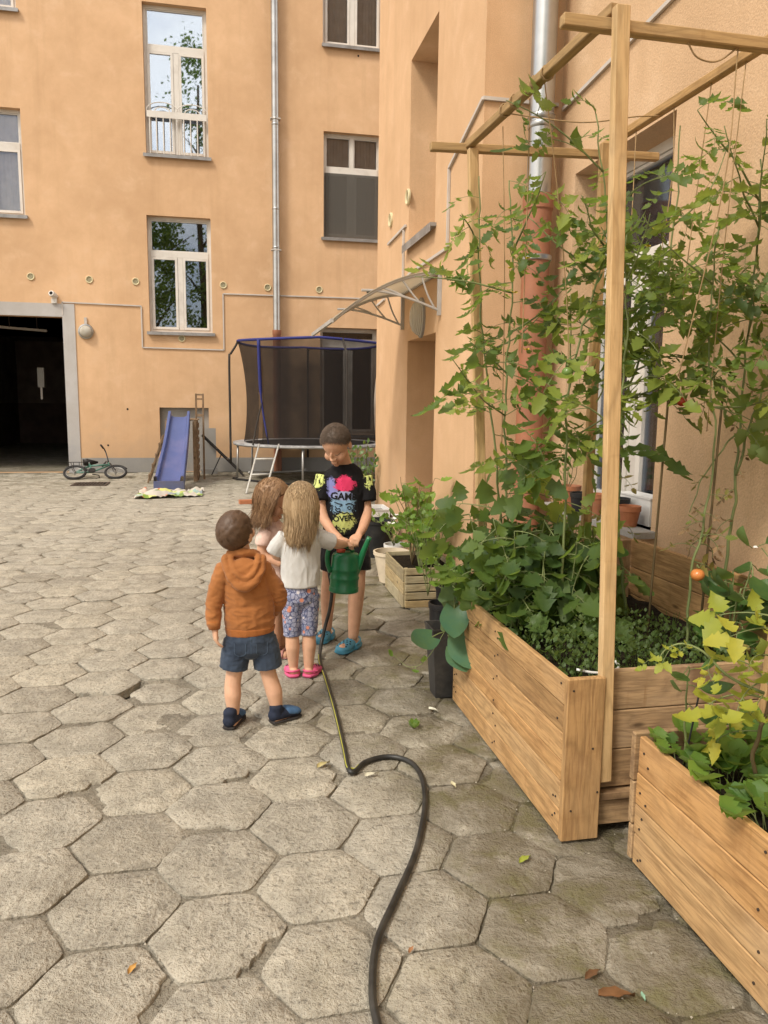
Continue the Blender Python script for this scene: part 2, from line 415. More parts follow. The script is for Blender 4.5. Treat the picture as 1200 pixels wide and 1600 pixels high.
# grit and crumbs lying in the joints and on the slabs
gt = MB(); rg_ = random.Random(77)
for x, y, z in cells:
    if not z or z > 7.5: continue
    for q in range(9 if z < 4 else 4):
        a = rg_.uniform(0,2*math.pi); s_ = (a % (math.pi/3))-math.pi/6; rr = HR*math.cos(math.pi/6)/math.cos(s_)*(rg_.gauss(1.0,.025) if rg_.random() < .75 else rg_.random())
        c0 = Vector((x+rr*math.cos(a), y+rr*math.sin(a), .001)); r_ = rg_.choice((.0015,.002,.003,.0045))*rg_.uniform(.7,1.2)
        vs_ = [c0+Vector((r_*rg_.uniform(.6,1.2)*math.cos(k*2.1+a), r_*rg_.uniform(.6,1.2)*math.sin(k*2.1+a), -.001)) for k in range(3)]+[c0+Vector((0,0,r_*rg_.uniform(.6,1.1)))]
        gt.add(vs_, [(0,2,1),(0,1,3),(1,2,3),(2,0,3)])
M['grit'] = plain('grit', (.40,.36,.29), .9, .35, 90, .2)
tag(gt.build('grit', M['grit'], None), 'loose grit and crumbs scattered along the paving joints', 'grit', None, 'stuff')

# ================================================================ walls with openings
def wall_xz(mb, y, x0, x1, z0, z1, holes, depth, rv=None):
    """wall facing -Y at y, holes (xa,xb,za,zb); reveals go back by depth"""
    xs = sorted({x0,x1,*[h[0] for h in holes],*[h[1] for h in holes]}); zs = sorted({z0,z1,*[h[2] for h in holes],*[h[3] for h in holes]})
    xs = [x for x in xs if x0 <= x <= x1]; zs = [z for z in zs if z0 <= z <= z1]
    for a, b in zip(xs, xs[1:]):
        for c, d in zip(zs, zs[1:]):
            mx, mz = (a+b)/2, (c+d)/2
            if any(h[0] < mx < h[1] and h[2] < mz < h[3] for h in holes): continue
            mb.quad((a,y,c),(b,y,c),(b,y,d),(a,y,d))
    for xa,xb,za,zb in holes:
        t = rv or mb; yb = y+depth
        t.quad((xa,y,za),(xa,yb,za),(xa,yb,zb),(xa,y,zb)); t.quad((xb,yb,za),(xb,y,za),(xb,y,zb),(xb,yb,zb))
        t.quad((xa,yb,zb),(xb,yb,zb),(xb,y,zb),(xa,y,zb)); t.quad((xa,y,za),(xb,y,za),(xb,yb,za),(xa,yb,za))
def wall_yz(mb, x, y0, y1, z0, z1, holes, depth, rv=None):
    """wall facing -X at x, holes (ya,yb,za,zb); reveals go to +X"""
    ys = sorted({y0,y1,*[h[0] for h in holes],*[h[1] for h in holes]}); zs = sorted({z0,z1,*[h[2] for h in holes],*[h[3] for h in holes]})
    for a, b in zip(ys, ys[1:]):
        for c, d in zip(zs, zs[1:]):
            my, mz = (a+b)/2, (c+d)/2
            if any(h[0] < my < h[1] and h[2] < mz < h[3] for h in holes): continue
            mb.quad((x,b,c),(x,a,c),(x,a,d),(x,b,d))
    for ya,yb,za,zb in holes:
        t = rv or mb; xb = x+depth
        t.quad((x,ya,za),(xb,ya,za),(xb,ya,zb),(x,ya,zb)); t.quad((xb,yb,za),(x,yb,za),(x,yb,zb),(xb,yb,zb))
        t.quad((x,ya,zb),(xb,ya,zb),(xb,yb,zb),(x,yb,zb)); t.quad((x,yb,za),(xb,yb,za),(xb,ya,za),(x,ya,za))

def window(parent, to, w, h, transom, glassmat, style='two', curtain=None, sill=True, sill_over=.05, depth=.13, sill_mat='sillmetal', top_split=False, label=None, screen=False):
    """window in a local frame: X across, Y into the wall, Z up; origin at the opening's lower left on the wall face"""
    F = .058; y0 = depth; y1 = depth+.07
    wn_ = MB(); T = lambda p: to @ Vector(p)
    def bx(mb, a, b): mb.box(a, b, to)
    root = MB(); bx(root, (0,y0,0), (F,y1,h)); bx(root, (w-F,y0,0), (w,y1,h)); bx(root, (F,y0,0), (w-F,y1,F)); bx(root, (F,y0,h-F), (w-F,y1,h))
    bx(root, (F,y0-.012,transom-.055), (w-F,y1,transom+.055))
    bx(root, (w/2-.05,y0-.008,F), (w/2+.05,y1,transom-.055))
    if top_split: bx(root, (w/2-.035,y0-.004,transom+.055), (w/2+.035,y1,h-F))
    win = root.build('window', M['pvc'], parent)
    if label: win['label'] = label
    S_ = .05
    rects = [(F, w/2-.05, F, transom-.055), (w/2+.05, w-F, F, transom-.055)]
    rects += [(F, w/2-.035, transom+.055, h-F), (w/2+.035, w-F, transom+.055, h-F)] if top_split else [(F, w-F, transom+.055, h-F)]
    for k, (a, b, c, d) in enumerate(rects):
        s_ = S_ if k < 2 else .022
        fr = MB(); yy = y0-.018 if k < 2 else y0+.012
        bx(fr, (a+.003,yy,c+.003),(a+s_,y1-.01,d-.003)); bx(fr, (b-s_,yy,c+.003),(b-.003,y1-.01,d-.003))
        bx(fr, (a+s_,yy,c+.003),(b-s_,y1-.01,c+s_)); bx(fr, (a+s_,yy,d-s_),(b-s_,y1-.01,d-.003))
        fr.build('sash', M['pvc'], win)
        pn = MB(); bx(pn, (a+s_-.004,yy+.022,c+s_-.004),(b-s_+.004,yy+.030,d-s_+.004)); pn.build('pane', glassmat, win)
        if curtain:
            cu = MB(); n = 26; vs = []
            for i in range(n+1):
                x = a+(b-a)*i/n; yv = y1+.03+.006*math.sin(i*1.9+k)+.006*math.sin(i*.7)
                vs += [T((x,yv,c)), T((x,yv,d))]
            cu.add(vs, [(2*i,2*i+2,2*i+3,2*i+1) for i in range(n)]); cu.build('curtain', M[curtain], win, True)
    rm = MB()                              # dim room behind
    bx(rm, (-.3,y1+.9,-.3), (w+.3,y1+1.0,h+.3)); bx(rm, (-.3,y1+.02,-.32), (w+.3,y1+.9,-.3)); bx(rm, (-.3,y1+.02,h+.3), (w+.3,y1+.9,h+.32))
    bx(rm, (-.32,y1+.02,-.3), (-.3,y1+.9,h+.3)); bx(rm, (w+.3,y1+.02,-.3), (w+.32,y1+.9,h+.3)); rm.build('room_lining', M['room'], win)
    if screen:
        sc_ = MB(); bx(sc_, (F*.5,y0-.026,F*.5), (w-F*.5,y0-.0235,transom-.06)); sc_.build('insect_screen', M['screen'], win)
    if sill:
        sl = MB(); bx(sl, (-sill_over,-.075,-.035), (w+sill_over,y0-.001,-.003)); bx(sl, (-sill_over,-.078,-.065), (w+sill_over,-.0755,-.003))
        sl.build('sill', M[sill_mat], win)
    return win

# ================================================================ back building
YB = 16.4
back = thing('back_building', 'orange plastered house across the end of the yard with a dark gateway', 'building', (0, YB, 0))
HA = (-1.39,-.20,6.21,8.95); HB = (-1.42,-.19,2.83,5.07); HC = (2.08,3.28,4.83,6.90); HD = (2.06,3.28,8.53,10.6); HE = (-4.86,-3.64,4.92,6.85); HF = (-4.86,-3.62,8.56,10.6)
HG = (2.01,3.25,.78,3.02); HN = (-1.28,-.30,.0,1.32); HGATE = (-6.6,-3.06,0,3.06)
wall = MB()
wall_xz(wall, YB, -14, 9, 0, 13.5, [HA,HB,HC,HD,HE,HF,HG,HN,HGATE], .24)
wall.box((-14,YB+1.6,3.3), (9,YB+9,13.5)); wall.build('wall', M['stucco'], back)
for a, b in ((-14,-6.85),(-2.82,-1.28),(-.30,9)): MB().box((a,YB-.012,0), (b,YB+.02,.295)).build('plinth', M['plinth'], back)
sr = MB(); sr.box((-3.06,YB-.016,0),(-2.83,YB+.03,3.31)); sr.box((-6.85,YB-.016,3.06),(-3.06,YB+.03,3.31)); sr.box((-6.85,YB-.016,0),(-6.6,YB+.03,3.06))
sr.build('gate_surround', M['surround'], back)
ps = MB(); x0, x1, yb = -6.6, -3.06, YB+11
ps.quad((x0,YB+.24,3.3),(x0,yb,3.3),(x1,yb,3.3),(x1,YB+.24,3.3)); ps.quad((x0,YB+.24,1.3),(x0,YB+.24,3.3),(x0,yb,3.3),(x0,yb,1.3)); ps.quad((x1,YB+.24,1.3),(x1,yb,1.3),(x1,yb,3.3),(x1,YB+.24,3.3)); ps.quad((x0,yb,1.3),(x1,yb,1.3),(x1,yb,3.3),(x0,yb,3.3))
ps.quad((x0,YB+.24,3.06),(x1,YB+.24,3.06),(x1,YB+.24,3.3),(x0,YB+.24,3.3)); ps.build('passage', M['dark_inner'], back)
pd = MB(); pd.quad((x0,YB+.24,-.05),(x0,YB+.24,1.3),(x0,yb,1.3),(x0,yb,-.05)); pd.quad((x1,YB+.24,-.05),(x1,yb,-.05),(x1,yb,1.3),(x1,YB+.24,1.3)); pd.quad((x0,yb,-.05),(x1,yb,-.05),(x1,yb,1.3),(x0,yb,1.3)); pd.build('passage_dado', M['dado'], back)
ht = MB(); ht.box((-1.28,YB+.12,0),(-.30,YB+.16,1.32)); ht.build('cellar_hatch', M['plinth'], back)
def tf(x, z): return Matrix.Translation((x, YB, z))
window(back, tf(HA[0],HA[2]), HA[1]-HA[0], HA[3]-HA[2], 1.98, M['glass'], label='tall upper window reflecting sky, with a low railing')
window(back, tf(HB[0],HB[2]), HB[1]-HB[0], HB[3]-HB[2], 1.53, M['glass_dark'])
window(back, tf(HC[0],HC[2]), HC[1]-HC[0], HC[3]-HC[2], 1.36, M['glass_dim'], curtain='curtain', top_split=True, screen=True)
window(back, tf(HD[0],HD[2]), HD[1]-HD[0], HD[3]-HD[2], 1.5, M['glass_dim'], curtain='curtain', sill_over=.02)
window(back, tf(HE[0],HE[2]), HE[1]-HE[0], HE[3]-HE[2], 1.28, M['glass_dim'], curtain='curtain_grey')
window(back, tf(HF[0],HF[2]), HF[1]-HF[0], HF[3]-HF[2], 1.5, M['glass_dim'], curtain='curtain_grey')
window(back, tf(HG[0],HG[2]), HG[1]-HG[0], HG[3]-HG[2], 1.95, M['glass_dim'], depth=.2)
# railing in front of the tall upper window
rl = MB(); xa, xb = HA[0]+.03, HA[1]-.03
rl.box((xa,YB+.02,6.90),(xb,YB+.045,7.02)); n = 9
for i in range(n):
    x = xa+.05+(xb-xa-.1)*i/(n-1); rl.tube([(x,YB+.03,6.21),(x,YB+.03,6.9)], .011, 6)
for r in (.30,.14):
    for cx in (xa+(xb-xa)*.26, xa+(xb-xa)*.76): rl.tube([(cx+r*math.cos(a*math.pi/10), YB+.03, 7.02+.55*r*math.sin(a*math.pi/10)) for a in range(11)], .010, 6)
rl.build('railing', M['pvc'], back)
for x, z in ((-3.6,3.8),(-2.53,3.79),(-1.66,3.79),(.04,3.79),(.93,3.78),(1.99,3.78),(-.80,2.71)):
    m = Matrix.Translation((x, YB, z)) @ Matrix.Rotation(R(90), 4, 'X')
    o = MB().lathe([(.072,0),(.072,.016),(.062,.022),(.050,.014),(.048,.006)], 20, m, True, False).build('vent', M['brass'], back, 'auto')
    MB().lathe([(.049,.0),(.049,.007)], 20, m).build('vent_mesh', M['ventdark'], o)
MB().lathe([(.06,-.02),(.06,.004)], 18, Matrix.Translation((3.05,YB,3.78)) @ Matrix.Rotation(R(90),4,'X')).build('vent_hole', M['black'], back)
for x, z in ((2.78,8.38),(-1.9,1.28),(-2.3,.55)): MB().lathe([(.02,-.01),(.02,.004)], 10, Matrix.Translation((x,YB,z)) @ Matrix.Rotation(R(90),4,'X')).build('anchor_hole', M['black'], back)
cd = MB()
cp = [(-3.05,3.10),(-3.05,3.34),(-1.57,3.32),(-1.57,2.51),(.03,2.50),(.03,3.62),(3.6,3.64)]
for a, b in zip(cp, cp[1:]): cd.bar((a[0],YB-.014,a[1]),(b[0],YB-.014,b[1]), .024, .018, (0,0,1) if abs(a[1]-b[1])<.1 else (1,0,0))
cd.build('cable_duct', M['conduit'], back)
# passage fittings
pf = thing('meter_box', 'small pale box with a pipe below it deep in the dark gateway', 'box', (-3.9,YB+3.2,1.4))
o = MB().box((-4.13,YB+2.55,1.72),(-3.99,YB+2.66,2.16)).build('case', M['plinth'], pf); MB().box((-4.08,YB+2.56,1.45),(-4.04,YB+2.60,1.72)).build('pipe', M['conduit'], pf)
pt = thing('tube_lamp', 'unlit tube lamp under the ceiling of the dark gateway', 'lamp', (-4.3,YB+2.2,3.2))
MB().bar((-4.85,YB+2.3,3.02),(-3.85,YB+2.4,2.97),.05,.05).build('tube', M['conduit'], pt); MB().tube([(-4.6,YB+2.3,3.02),(-4.6,YB+2.3,3.3)],.012).build('hanger', M['nail'], pt); MB().tube([(-4.05,YB+2.38,2.98),(-4.05,YB+2.38,3.3)],.012).build('hanger', M['nail'], pt)

# round wall lamp by the gateway
wlp = thing('wall_lamp', 'round glass bulkhead lamp on the wall right of the gateway', 'lamp', (-2.63,YB,2.79))
mr = Matrix.Translation((-2.63,YB,2.79)) @ Matrix.Rotation(R(90),4,'X')
MB().lathe([(.145,0),(.150,.03),(.140,.06),(.122,.065),(.118,.05)], 26, mr, True, False).build('ring', M['zinc'], wlp, 'auto')
t = NT('ribbed_lamp_glass'); M['lampglass'] = t.finish((.50,.46,.38), .12, t.bump(t.n('TexWave', Vector=t.coords('Object'), Scale=22).outputs[1], .6, .01), .6)
MB().lathe([(.12,.045),(.112,.085),(.085,.115),(.045,.132),(.004,.136)], 26, mr, False, True).build('globe', M['lampglass'], wlp, True)
MB().box((-2.655,YB-.035,2.92),(-2.605,YB-.001,3.06)).build('bracket', M['conduit'], wlp)
# little camera
cmr = thing('security_camera', 'small white security camera above the gateway corner', 'camera', (-3.18,YB,3.36))
MB().box((-3.24,YB-.06,3.31),(-3.14,YB-.001,3.40)).build('mount', M['pvc'], cmr)
mc = Matrix.Translation((-3.19,YB-.05,3.46)) @ Matrix.Rotation(R(75),4,'X') @ Matrix.Rotation(R(-15),4,'Y')
MB().lathe([(.055,-.06),(.06,.0),(.06,.09),(.05,.11)], 16, mc).build('housing', M['pvc'], cmr, 'auto'); MB().lathe([(.035,.1),(.034,.113)], 14, mc).build('lens', M['black'], cmr)

def downpipe(name, label, x, y, ztop, zmid, r, rl, rings, zt2=0.0, lean=0):
    d = thing(name, label, 'downpipe', (x,y,0))
    MB().tube([(x,y,zmid-.12),(x,y,ztop)], r, 24).build('zinc_pipe', M['zinc'], d, 'auto')
    for z in rings: MB().lathe([(r*1.02,-.02),(r*1.10,-.012),(r*1.10,.012),(r*1.02,.02)], 24, Matrix.Translation((x,y,z)), False, False).build('joint_ring', M['zinc'], d, 'auto')
    MB().lathe([(rl,zt2),(rl,zmid-.10),(rl*1.10,zmid-.09),(rl*1.10,zmid),(rl*.98,zmid),(rl*.98,zmid-.05)], 24, Matrix.Translation((x,y,0)), True, False).build('lower_pipe', M['terracotta_pipe'], d, 'auto')
    return d
dp = downpipe('downpipe', 'zinc downpipe on the back wall with a terracotta foot behind the trampoline', 1.10, YB-.13, 13.4, 2.92, .072, .082, (6.9,7.0,5.3,4.55,9.6))
for z in (7.0,4.5,2.55): MB().bar((1.10-.1,YB-.13,z),(1.10+.1,YB-.13,z),.02,.15,(0,0,1)).build('bracket', M['conduit'], dp)

# ================================================================ right building
XR, XW, YN, YF = 1.70, 2.24, 5.10, 8.66
right = thing('right_building', 'orange plastered house along the right with a projecting stair bay', 'building', (XW, 5, 0))
wb = MB(); HW = (3.70,4.84,.83,2.96)
wall_yz(wb, XW, -6, YN, 0, 13.5, [HW], .26); wb.quad((XW,-6,0),(XW+6,-6,0),(XW+6,-6,13.5),(XW,-6,13.5)); wb.quad((XW,YN,13.5),(XW,-6,13.5),(XW+6,-6,13.5),(XW+6,YN,13.5))
wb.build('wall', M['stucco_near'], right)
bay = MB(); HD1 = (6.17,7.15,0,2.06); HW1 = (6.27,7.18,2.93,4.52); HW2 = (6.27,7.18,6.3,8.2)
wall_yz(bay, XR, YN, YF, 0, 13.5, [HD1,HW1,HW2], .36)
bay.quad((XR,YN,0),(XW,YN,0),(XW,YN,13.5),(XR,YN,13.5)); bay.quad((XW+6,YF,0),(XR,YF,0),(XR,YF,13.5),(XW+6,YF,13.5)); bay.quad((XR,YN,13.5),(XW+6,YN,13.5),(XW+6,YF,13.5),(XR,YF,13.5))
bay.build('stair_bay', M['stucco'], right)
def tfx(x, yfar, z): return basis((x, yfar, z), Vector((0,-1,0)), Vector((1,0,0)), Vector((0,0,1)))
window(right, tfx(XW, HW[1], HW[2]), HW[1]-HW[0], HW[3]-HW[2], 1.5, M['glass_dim'], depth=.2, sill=False, curtain='curtain_grey')
sl = MB(); sl.box((XW-.13,HW[0]-.06,HW[2]-.035),(XW+.2,HW[1]+.06,HW[2])); sl.build('stone_sill', M['plinth'], right)
for h in (HW1, HW2):
    window(right, tfx(XR, h[1], h[2]), h[1]-h[0], h[3]-h[2], 1.0, M['glass_dim'], depth=.28, sill=False)
    s2 = MB(); s2.box((XR-.05,h[0]-.05,h[2]-.03),(XR+.28,h[1]+.05,h[2]-.002)); s2.box((XR-.053,h[0]-.05,h[2]-.07),(XR-.0505,h[1]+.05,h[2]-.002)); s2.build('sill', M['sillmetal'], right)
dr = MB(); dr.box((XR+.30,HD1[0]+.02,0),(XR+.36,HD1[1]-.02,2.04)); o = dr.build('door', M['wood_grey'], right); MB().box((XR+.27,HD1[0]+.1,.95),(XR+.30,HD1[0]+.22,.98)).build('door_handle', M['zinc'], o)
def duct(pts, out):
    cd = MB()
    for a, b in zip(pts, pts[1:]): cd.bar(a, b, .022, .018, (0,0,1) if abs(a[2]-b[2]) < abs(a[0]-b[0])+abs(a[1]-b[1]) else (0,1,0))
    cd.build('cable_duct', M['conduit'], right)
e = .012
duct([(XR-e,5.95,2.66),(XR-e,5.85,2.66),(XR-e,5.85,3.24),(XR-e,YN-e,3.46),(XW-.03,YN-e,3.46)],1); duct([(XR-e,7.05,2.66),(XR-e,5.95,2.66)],1)
duct([(XW-e,YN-.05,3.42),(XW-e,2.2,3.62)],1)
duct([(XR-e,8.05,3.10),(XR-e,7.26,3.12)],1); duct([(XR-e,7.34,3.10),(XR-e,7.34,2.62),(XR-e,7.05,2.66)],1); duct([(XR-e,8.6,2.55),(XR-e,8.2,2.57)],1)
for y, z in ((7.95,3.32),(7.20,3.36)):
    m = Matrix.Translation((XR,y,z)) @ Matrix.Rotation(R(-90),4,'Y')
    o = MB().lathe([(.072,0),(.072,.016),(.062,.022),(.050,.014),(.048,.006)], 20, m, True, False).build('vent', M['brass'], right, 'auto'); MB().lathe([(.049,0),(.049,.007)], 20, m).build('vent_mesh', M['ventdark'], o)
dp2 = downpipe('downpipe', 'thick shiny zinc downpipe in the corner behind the tomato trellis', 2.05, YN-.12, 13.4, 2.85, .080, .092, (3.28,3.33))
m = Matrix.Translation((2.05,YN-.12,2.45)); MB().lathe([(.097,-.018),(.104,-.012),(.104,.012),(.097,.018)], 24, m, False, False).build('clamp', M['zinc'], dp2, 'auto')

# door canopy
can = thing('door_canopy', 'arched glazed canopy on grey brackets above the stair door', 'canopy', (XR,6.7,2.3))
t = NT('smoky_canopy_sheet'); pb = t.n('BsdfPrincipled'); t.put(pb.inputs['Base Color'], (.50,.45,.36,1)); t.put(pb.inputs['Roughness'], .35); tl = t.n('BsdfTranslucent', Color=(.78,.70,.56)); tp = t.n('BsdfTransparent', Color=(.92,.88,.80)); m1 = t.n('MixShader', Fac=.45); m2 = t.n('MixShader', Fac=.22)
t.t.links.new(pb.outputs[0], m1.inputs[1]); t.t.links.new(tl.outputs[0], m1.inputs[2]); t.t.links.new(m1.outputs[0], m2.inputs[1]); t.t.links.new(tp.outputs[0], m2.inputs[2]); t.t.links.new(m2.outputs[0], t.out.inputs[0]); M['canopy'] = t.m
cyn, cyf = 6.03, 7.32; CX = .86
def arc(k): # k 0 at wall .. 1 at outer lip
    return (XR-.01-CX*k, 2.50-.40*(k**1.9)-.0*k)
N = 18; sh = MB(); vs = []
for i in range(N+1):
    x, z = arc(i/N); vs += [(x,cyn-.02,z+.012),(x,cyf+.02,z+.012),(x,cyn-.02,z+.018),(x,cyf+.02,z+.018)]
fs = []
for i in range(N):
    a = i*4; fs += [(a,a+1,a+5,a+4),(a+2,a+6,a+7,a+3),(a,a+4,a+6,a+2),(a+1,a+3,a+7,a+5)]
sh.add(vs, fs); sh.build('sheet', M['canopy'], can, True)
M['canopy_metal'] = plain('grey_canopy_bracket', (.42,.40,.37), .45, .12, 8, .05)
for y in (cyn, cyf):
    b = MB(); pts = [(arc(i/N)[0], y, arc(i/N)[1]) for i in range(N+1)]; b.tube(pts, .013, 6)
    b.box((XR-.03,y-.014,2.18),(XR-.001,y+.014,2.53))
    low = [(XR-.02-.62*k, y, 2.22+.13*math.sin(k*math.pi*.55)) for k in [i/10 for i in range(11)]]; b.tube(low, .010, 6)
    for k, kk in ((.18,.05),(.36,.25),(.54,.45)):
        b.tube(bez([(arc(k)[0],y,arc(k)[1]), (XR-.02-.62*(kk+.10),y,2.34), (XR-.02-.62*kk,y,2.22+.13*math.sin(kk*math.pi*.55))],8), .008, 6)
    b.build('bracket', M['canopy_metal'], can, 'auto')
b = MB(); x, z = arc(1); b.bar((x,cyn-.03,z+.01),(x,cyf+.03,z+.01),.03,.02); b.build('front_rail', M['canopy_metal'], can)
b = MB(); b.bar((XR-.015,cyn-.03,2.52),(XR-.015,cyf+.03,2.52),.04,.02); b.build('wall_rail', M['canopy_metal'], can)
ol = thing('wall_lamp', 'oval frosted lamp on the wall under the door canopy', 'lamp', (XR,6.62,2.24))
mo = Matrix.Translation((XR,6.62,2.22)) @ Matrix.Rotation(R(-90),4,'Y') @ Matrix.Diagonal((1.45,.95,1,1))
MB().lathe([(.11,0),(.11,.02),(.10,.05),(.08,.085),(.045,.105),(.004,.11)], 24, mo).build('shade', M['lampglass'], ol, True)
MB().lathe([(.118,.0),(.118,.02),(.108,.022)], 24, mo, True, False).build('base_ring', M['plinth'], ol, 'auto')
# ================================================================ planters and trellis
def nails(parent, pts, r=.004):
    mb = MB()
    for p, ax in pts:
        m = Matrix.Translation(Vector(p)) @ (Matrix.Rotation(R(90),4,'Y') if ax == 'x' else Matrix.Rotation(R(90),4,'X'))
        mb.lathe([(r,-.003),(r,.0015)], 7, m)
    tag(mb.build('nail_heads', M['nail'], parent), kind='stuff')
rng = random.Random(11)
p1 = thing('planter_box', 'large pale wood planter box full of tomato plants, under the trellis', 'planter', (1.6,2.9,0))
z = .012; np_ = []
for h in (.103,.102,.074,.101,.098,.096):
    board('plank', p1, (1.120,2.300,z+h/2), (1.120,3.560,z+h/2), h-.0025, .022, (0,0,1), M['wood'])
    for y in (2.325,2.345,2.94,2.97,3.50,3.53):
        if rng.random() < .8: np_.append(((1.1085,y+rng.uniform(-.006,.006),z+h*rng.uniform(.25,.75)),'x'))
    z += h
ztop = z
board('corner_board', p1, (1.178,2.285,.008), (1.178,2.285,ztop+.004), .138, .026, (1,0,0), M['wood'])
np_ += [((1.13,2.2715,.55),'y'),((1.235,2.2715,.18),'y'),((1.14,2.2715,.12),'y'),((1.21,2.2715,.34),'y')]
nails(p1, np_)
for za, zb in ((.165,.303),(.306,.446),(.449,.592)): board('plank', p1, (1.252,2.335,(za+zb)/2), (2.06,2.335,(za+zb)/2), zb-za, .024, (0,0,1), M['wood_grey'])
for za, zb in ((.02,.14),(.143,.27),(.273,.40),(.403,.53),(.533,.67),(.673,.815)): board('plank', p1, (2.06,2.30,(za+zb)/2), (2.06,3.56,(za+zb)/2), zb-za, .024, (0,0,1), M['wood'])
for za, zb in ((.02,.20),(.203,.38),(.383,.560)): board('plank', p1, (1.135,3.55,(za+zb)/2), (2.045,3.55,(za+zb)/2), zb-za, .024, (0,0,1), M['wood_grey'])
board('corner_board', p1, (1.95,3.535,.05), (1.95,3.535,.815), .16, .024, (1,0,0), M['wood_grey'])
for y in (2.36,2.9,3.45): board('bearer', p1, (1.26,y,.075), (2.04,y,.075), .09, .09, (0,0,1), M['wood_grey'])
board('pallet_board', p1, (1.255,2.345,.142), (2.05,2.345,.142), .028, .09, (0,0,1), M['wood_grey'])
so = MB(); n = 26; vs = []; fs = []
for j in range(n+1):
    for i in range(n+1):
        x = 1.132+.914*i/n; y = 2.348+1.19*j/n; vs.append((x,y,.515+.025*mnoise.noise(Vector((x*7,y*7,1)))))
for j in range(n):
    for i in range(n): a = j*(n+1)+i; fs.append((a,a+1,a+n+2,a+n+1))
so.add(vs, fs).build('soil', M['soil'], p1, True)

p2 = thing('planter_box', 'lower plank planter box with strawberry plants in the near right corner', 'planter', (1.7,1.4,0))
z = .012; np_ = []
for h in (.105,.100,.108,.125):
    board('plank', p2, (1.300,.45,z+h/2), (1.300,2.118+rng.uniform(-.004,.004),z+h/2), h-.003, .022, (0,0,1), M['wood'])
    for y in (2.09,2.065,1.52,1.47,.9): np_.append(((1.2885,y+rng.uniform(-.01,.01),z+h*rng.uniform(.2,.8)),'x'))
    z += h
nails(p2, np_)
for k, (za, zb) in enumerate(((.02,.14),(.145,.29),(.295,.455))): board('plank', p2, (1.285-.004*k,2.134,(za+zb)/2), (2.10,2.134,(za+zb)/2), zb-za, .024, (0,0,1), M['wood_grey'])
for za, zb in ((.02,.15),(.153,.30),(.303,.45)): board('plank', p2, (2.10,.45,(za+zb)/2), (2.10,2.12,(za+zb)/2), zb-za, .022, (0,0,1), M['wood_grey'])
for za, zb in ((.02,.22),(.223,.45)): board('plank', p2, (1.312,.46,(za+zb)/2), (2.088,.46,(za+zb)/2), zb-za, .022, (0,0,1), M['wood_grey'])
so = MB(); vs = []; fs = []
for j in range(n+1):
    for i in range(n+1):
        x = 1.313+.774*i/n; y = .475+1.645*j/n; vs.append((x,y,.375+.02*mnoise.noise(Vector((x*8,y*8,5)))))
for j in range(n):
    for i in range(n): a = j*(n+1)+i; fs.append((a,a+1,a+n+2,a+n+1))
so.add(vs, fs).build('soil', M['soil'], p2, True)

tr = thing('trellis', 'open frame of pale battens standing over the large planter', 'trellis', (1.5,2.9,.2))
board('post', tr, (1.272,2.300,.205), (1.172,2.270,2.665), .046, .032, (1,0,0), M['wood_post'])
board('post', tr, (1.255,3.515,.30), (1.118,3.50,2.63), .045, .034, (1,0,0), M['wood_post'])
board('post', tr, (1.765,3.505,.40), (1.762,3.50,2.70), .045, .034, (1,0,0), M['wood_bar'])
board('post', tr, (1.88,2.300,.20), (2.0,2.275,2.60), .045, .034, (1,0,0), M['wood_post'])
board('rail', tr, (1.170,2.300,2.672), (1.105,3.60,2.652), .036, .034, (1,0,0), M['wood_bar'])
board('rail', tr, (1.790,2.15,2.692), (1.810,3.62,2.722), .036, .034, (1,0,0), M['wood_bar'])
board('crossbar', tr, (1.005,2.315,2.628), (2.18,2.315,2.625), .036, .036, (0,0,1), M['wood_bar'])
board('crossbar', tr, (.93,3.535,2.635), (2.06,3.545,2.675), .036, .036, (0,0,1), M['wood_bar'])
def string(pts, r=.0022): MB().tube(bez(pts, 18), r, 5).build('string', M['string'], tr, True)
string([(1.165,2.95,2.65),(1.17,2.95,2.3),(1.19,3.0,1.7)]); string([(1.15,3.2,2.63),(1.18,3.2,2.0),(1.2,3.22,1.3)])
string([(1.16,2.8,2.65),(1.24,2.85,2.35),(1.33,2.9,1.9),(1.36,2.9,1.5)])
string([(1.60,2.315,2.61),(1.60,2.34,2.2),(1.585,2.5,1.6)]); string([(1.60,2.315,2.612),(1.53,2.315,2.565),(1.46,2.315,2.57),(1.42,2.315,2.615)], .003)
string([(1.797,2.55,2.685),(1.80,2.6,2.1),(1.85,2.7,1.4)]); string([(1.80,2.75,2.69),(1.80,2.8,2.3),(1.80,2.85,1.9)]); string([(1.803,3.0,2.69),(1.80,2.98,2.4),(1.76,3.0,1.9)])
string([(1.806,3.3,2.70),(1.75,3.2,2.2),(1.66,3.1,1.6)]); string([(1.13,3.1,2.645),(1.4,3.0,2.60),(1.6,2.95,2.62),(1.80,3.1,2.69)], .0028)
for y in (2.75,2.84,3.02,3.12): # knots round the left rail
    x = 1.170-.05*(y-2.3); MB().tube([(x+.025*math.cos(a*.7),y+.004*math.sin(a*.3),2.663+.026*math.sin(a*.7)) for a in range(19)], .0025, 5).build('string_knot', M['string'], tr, True)

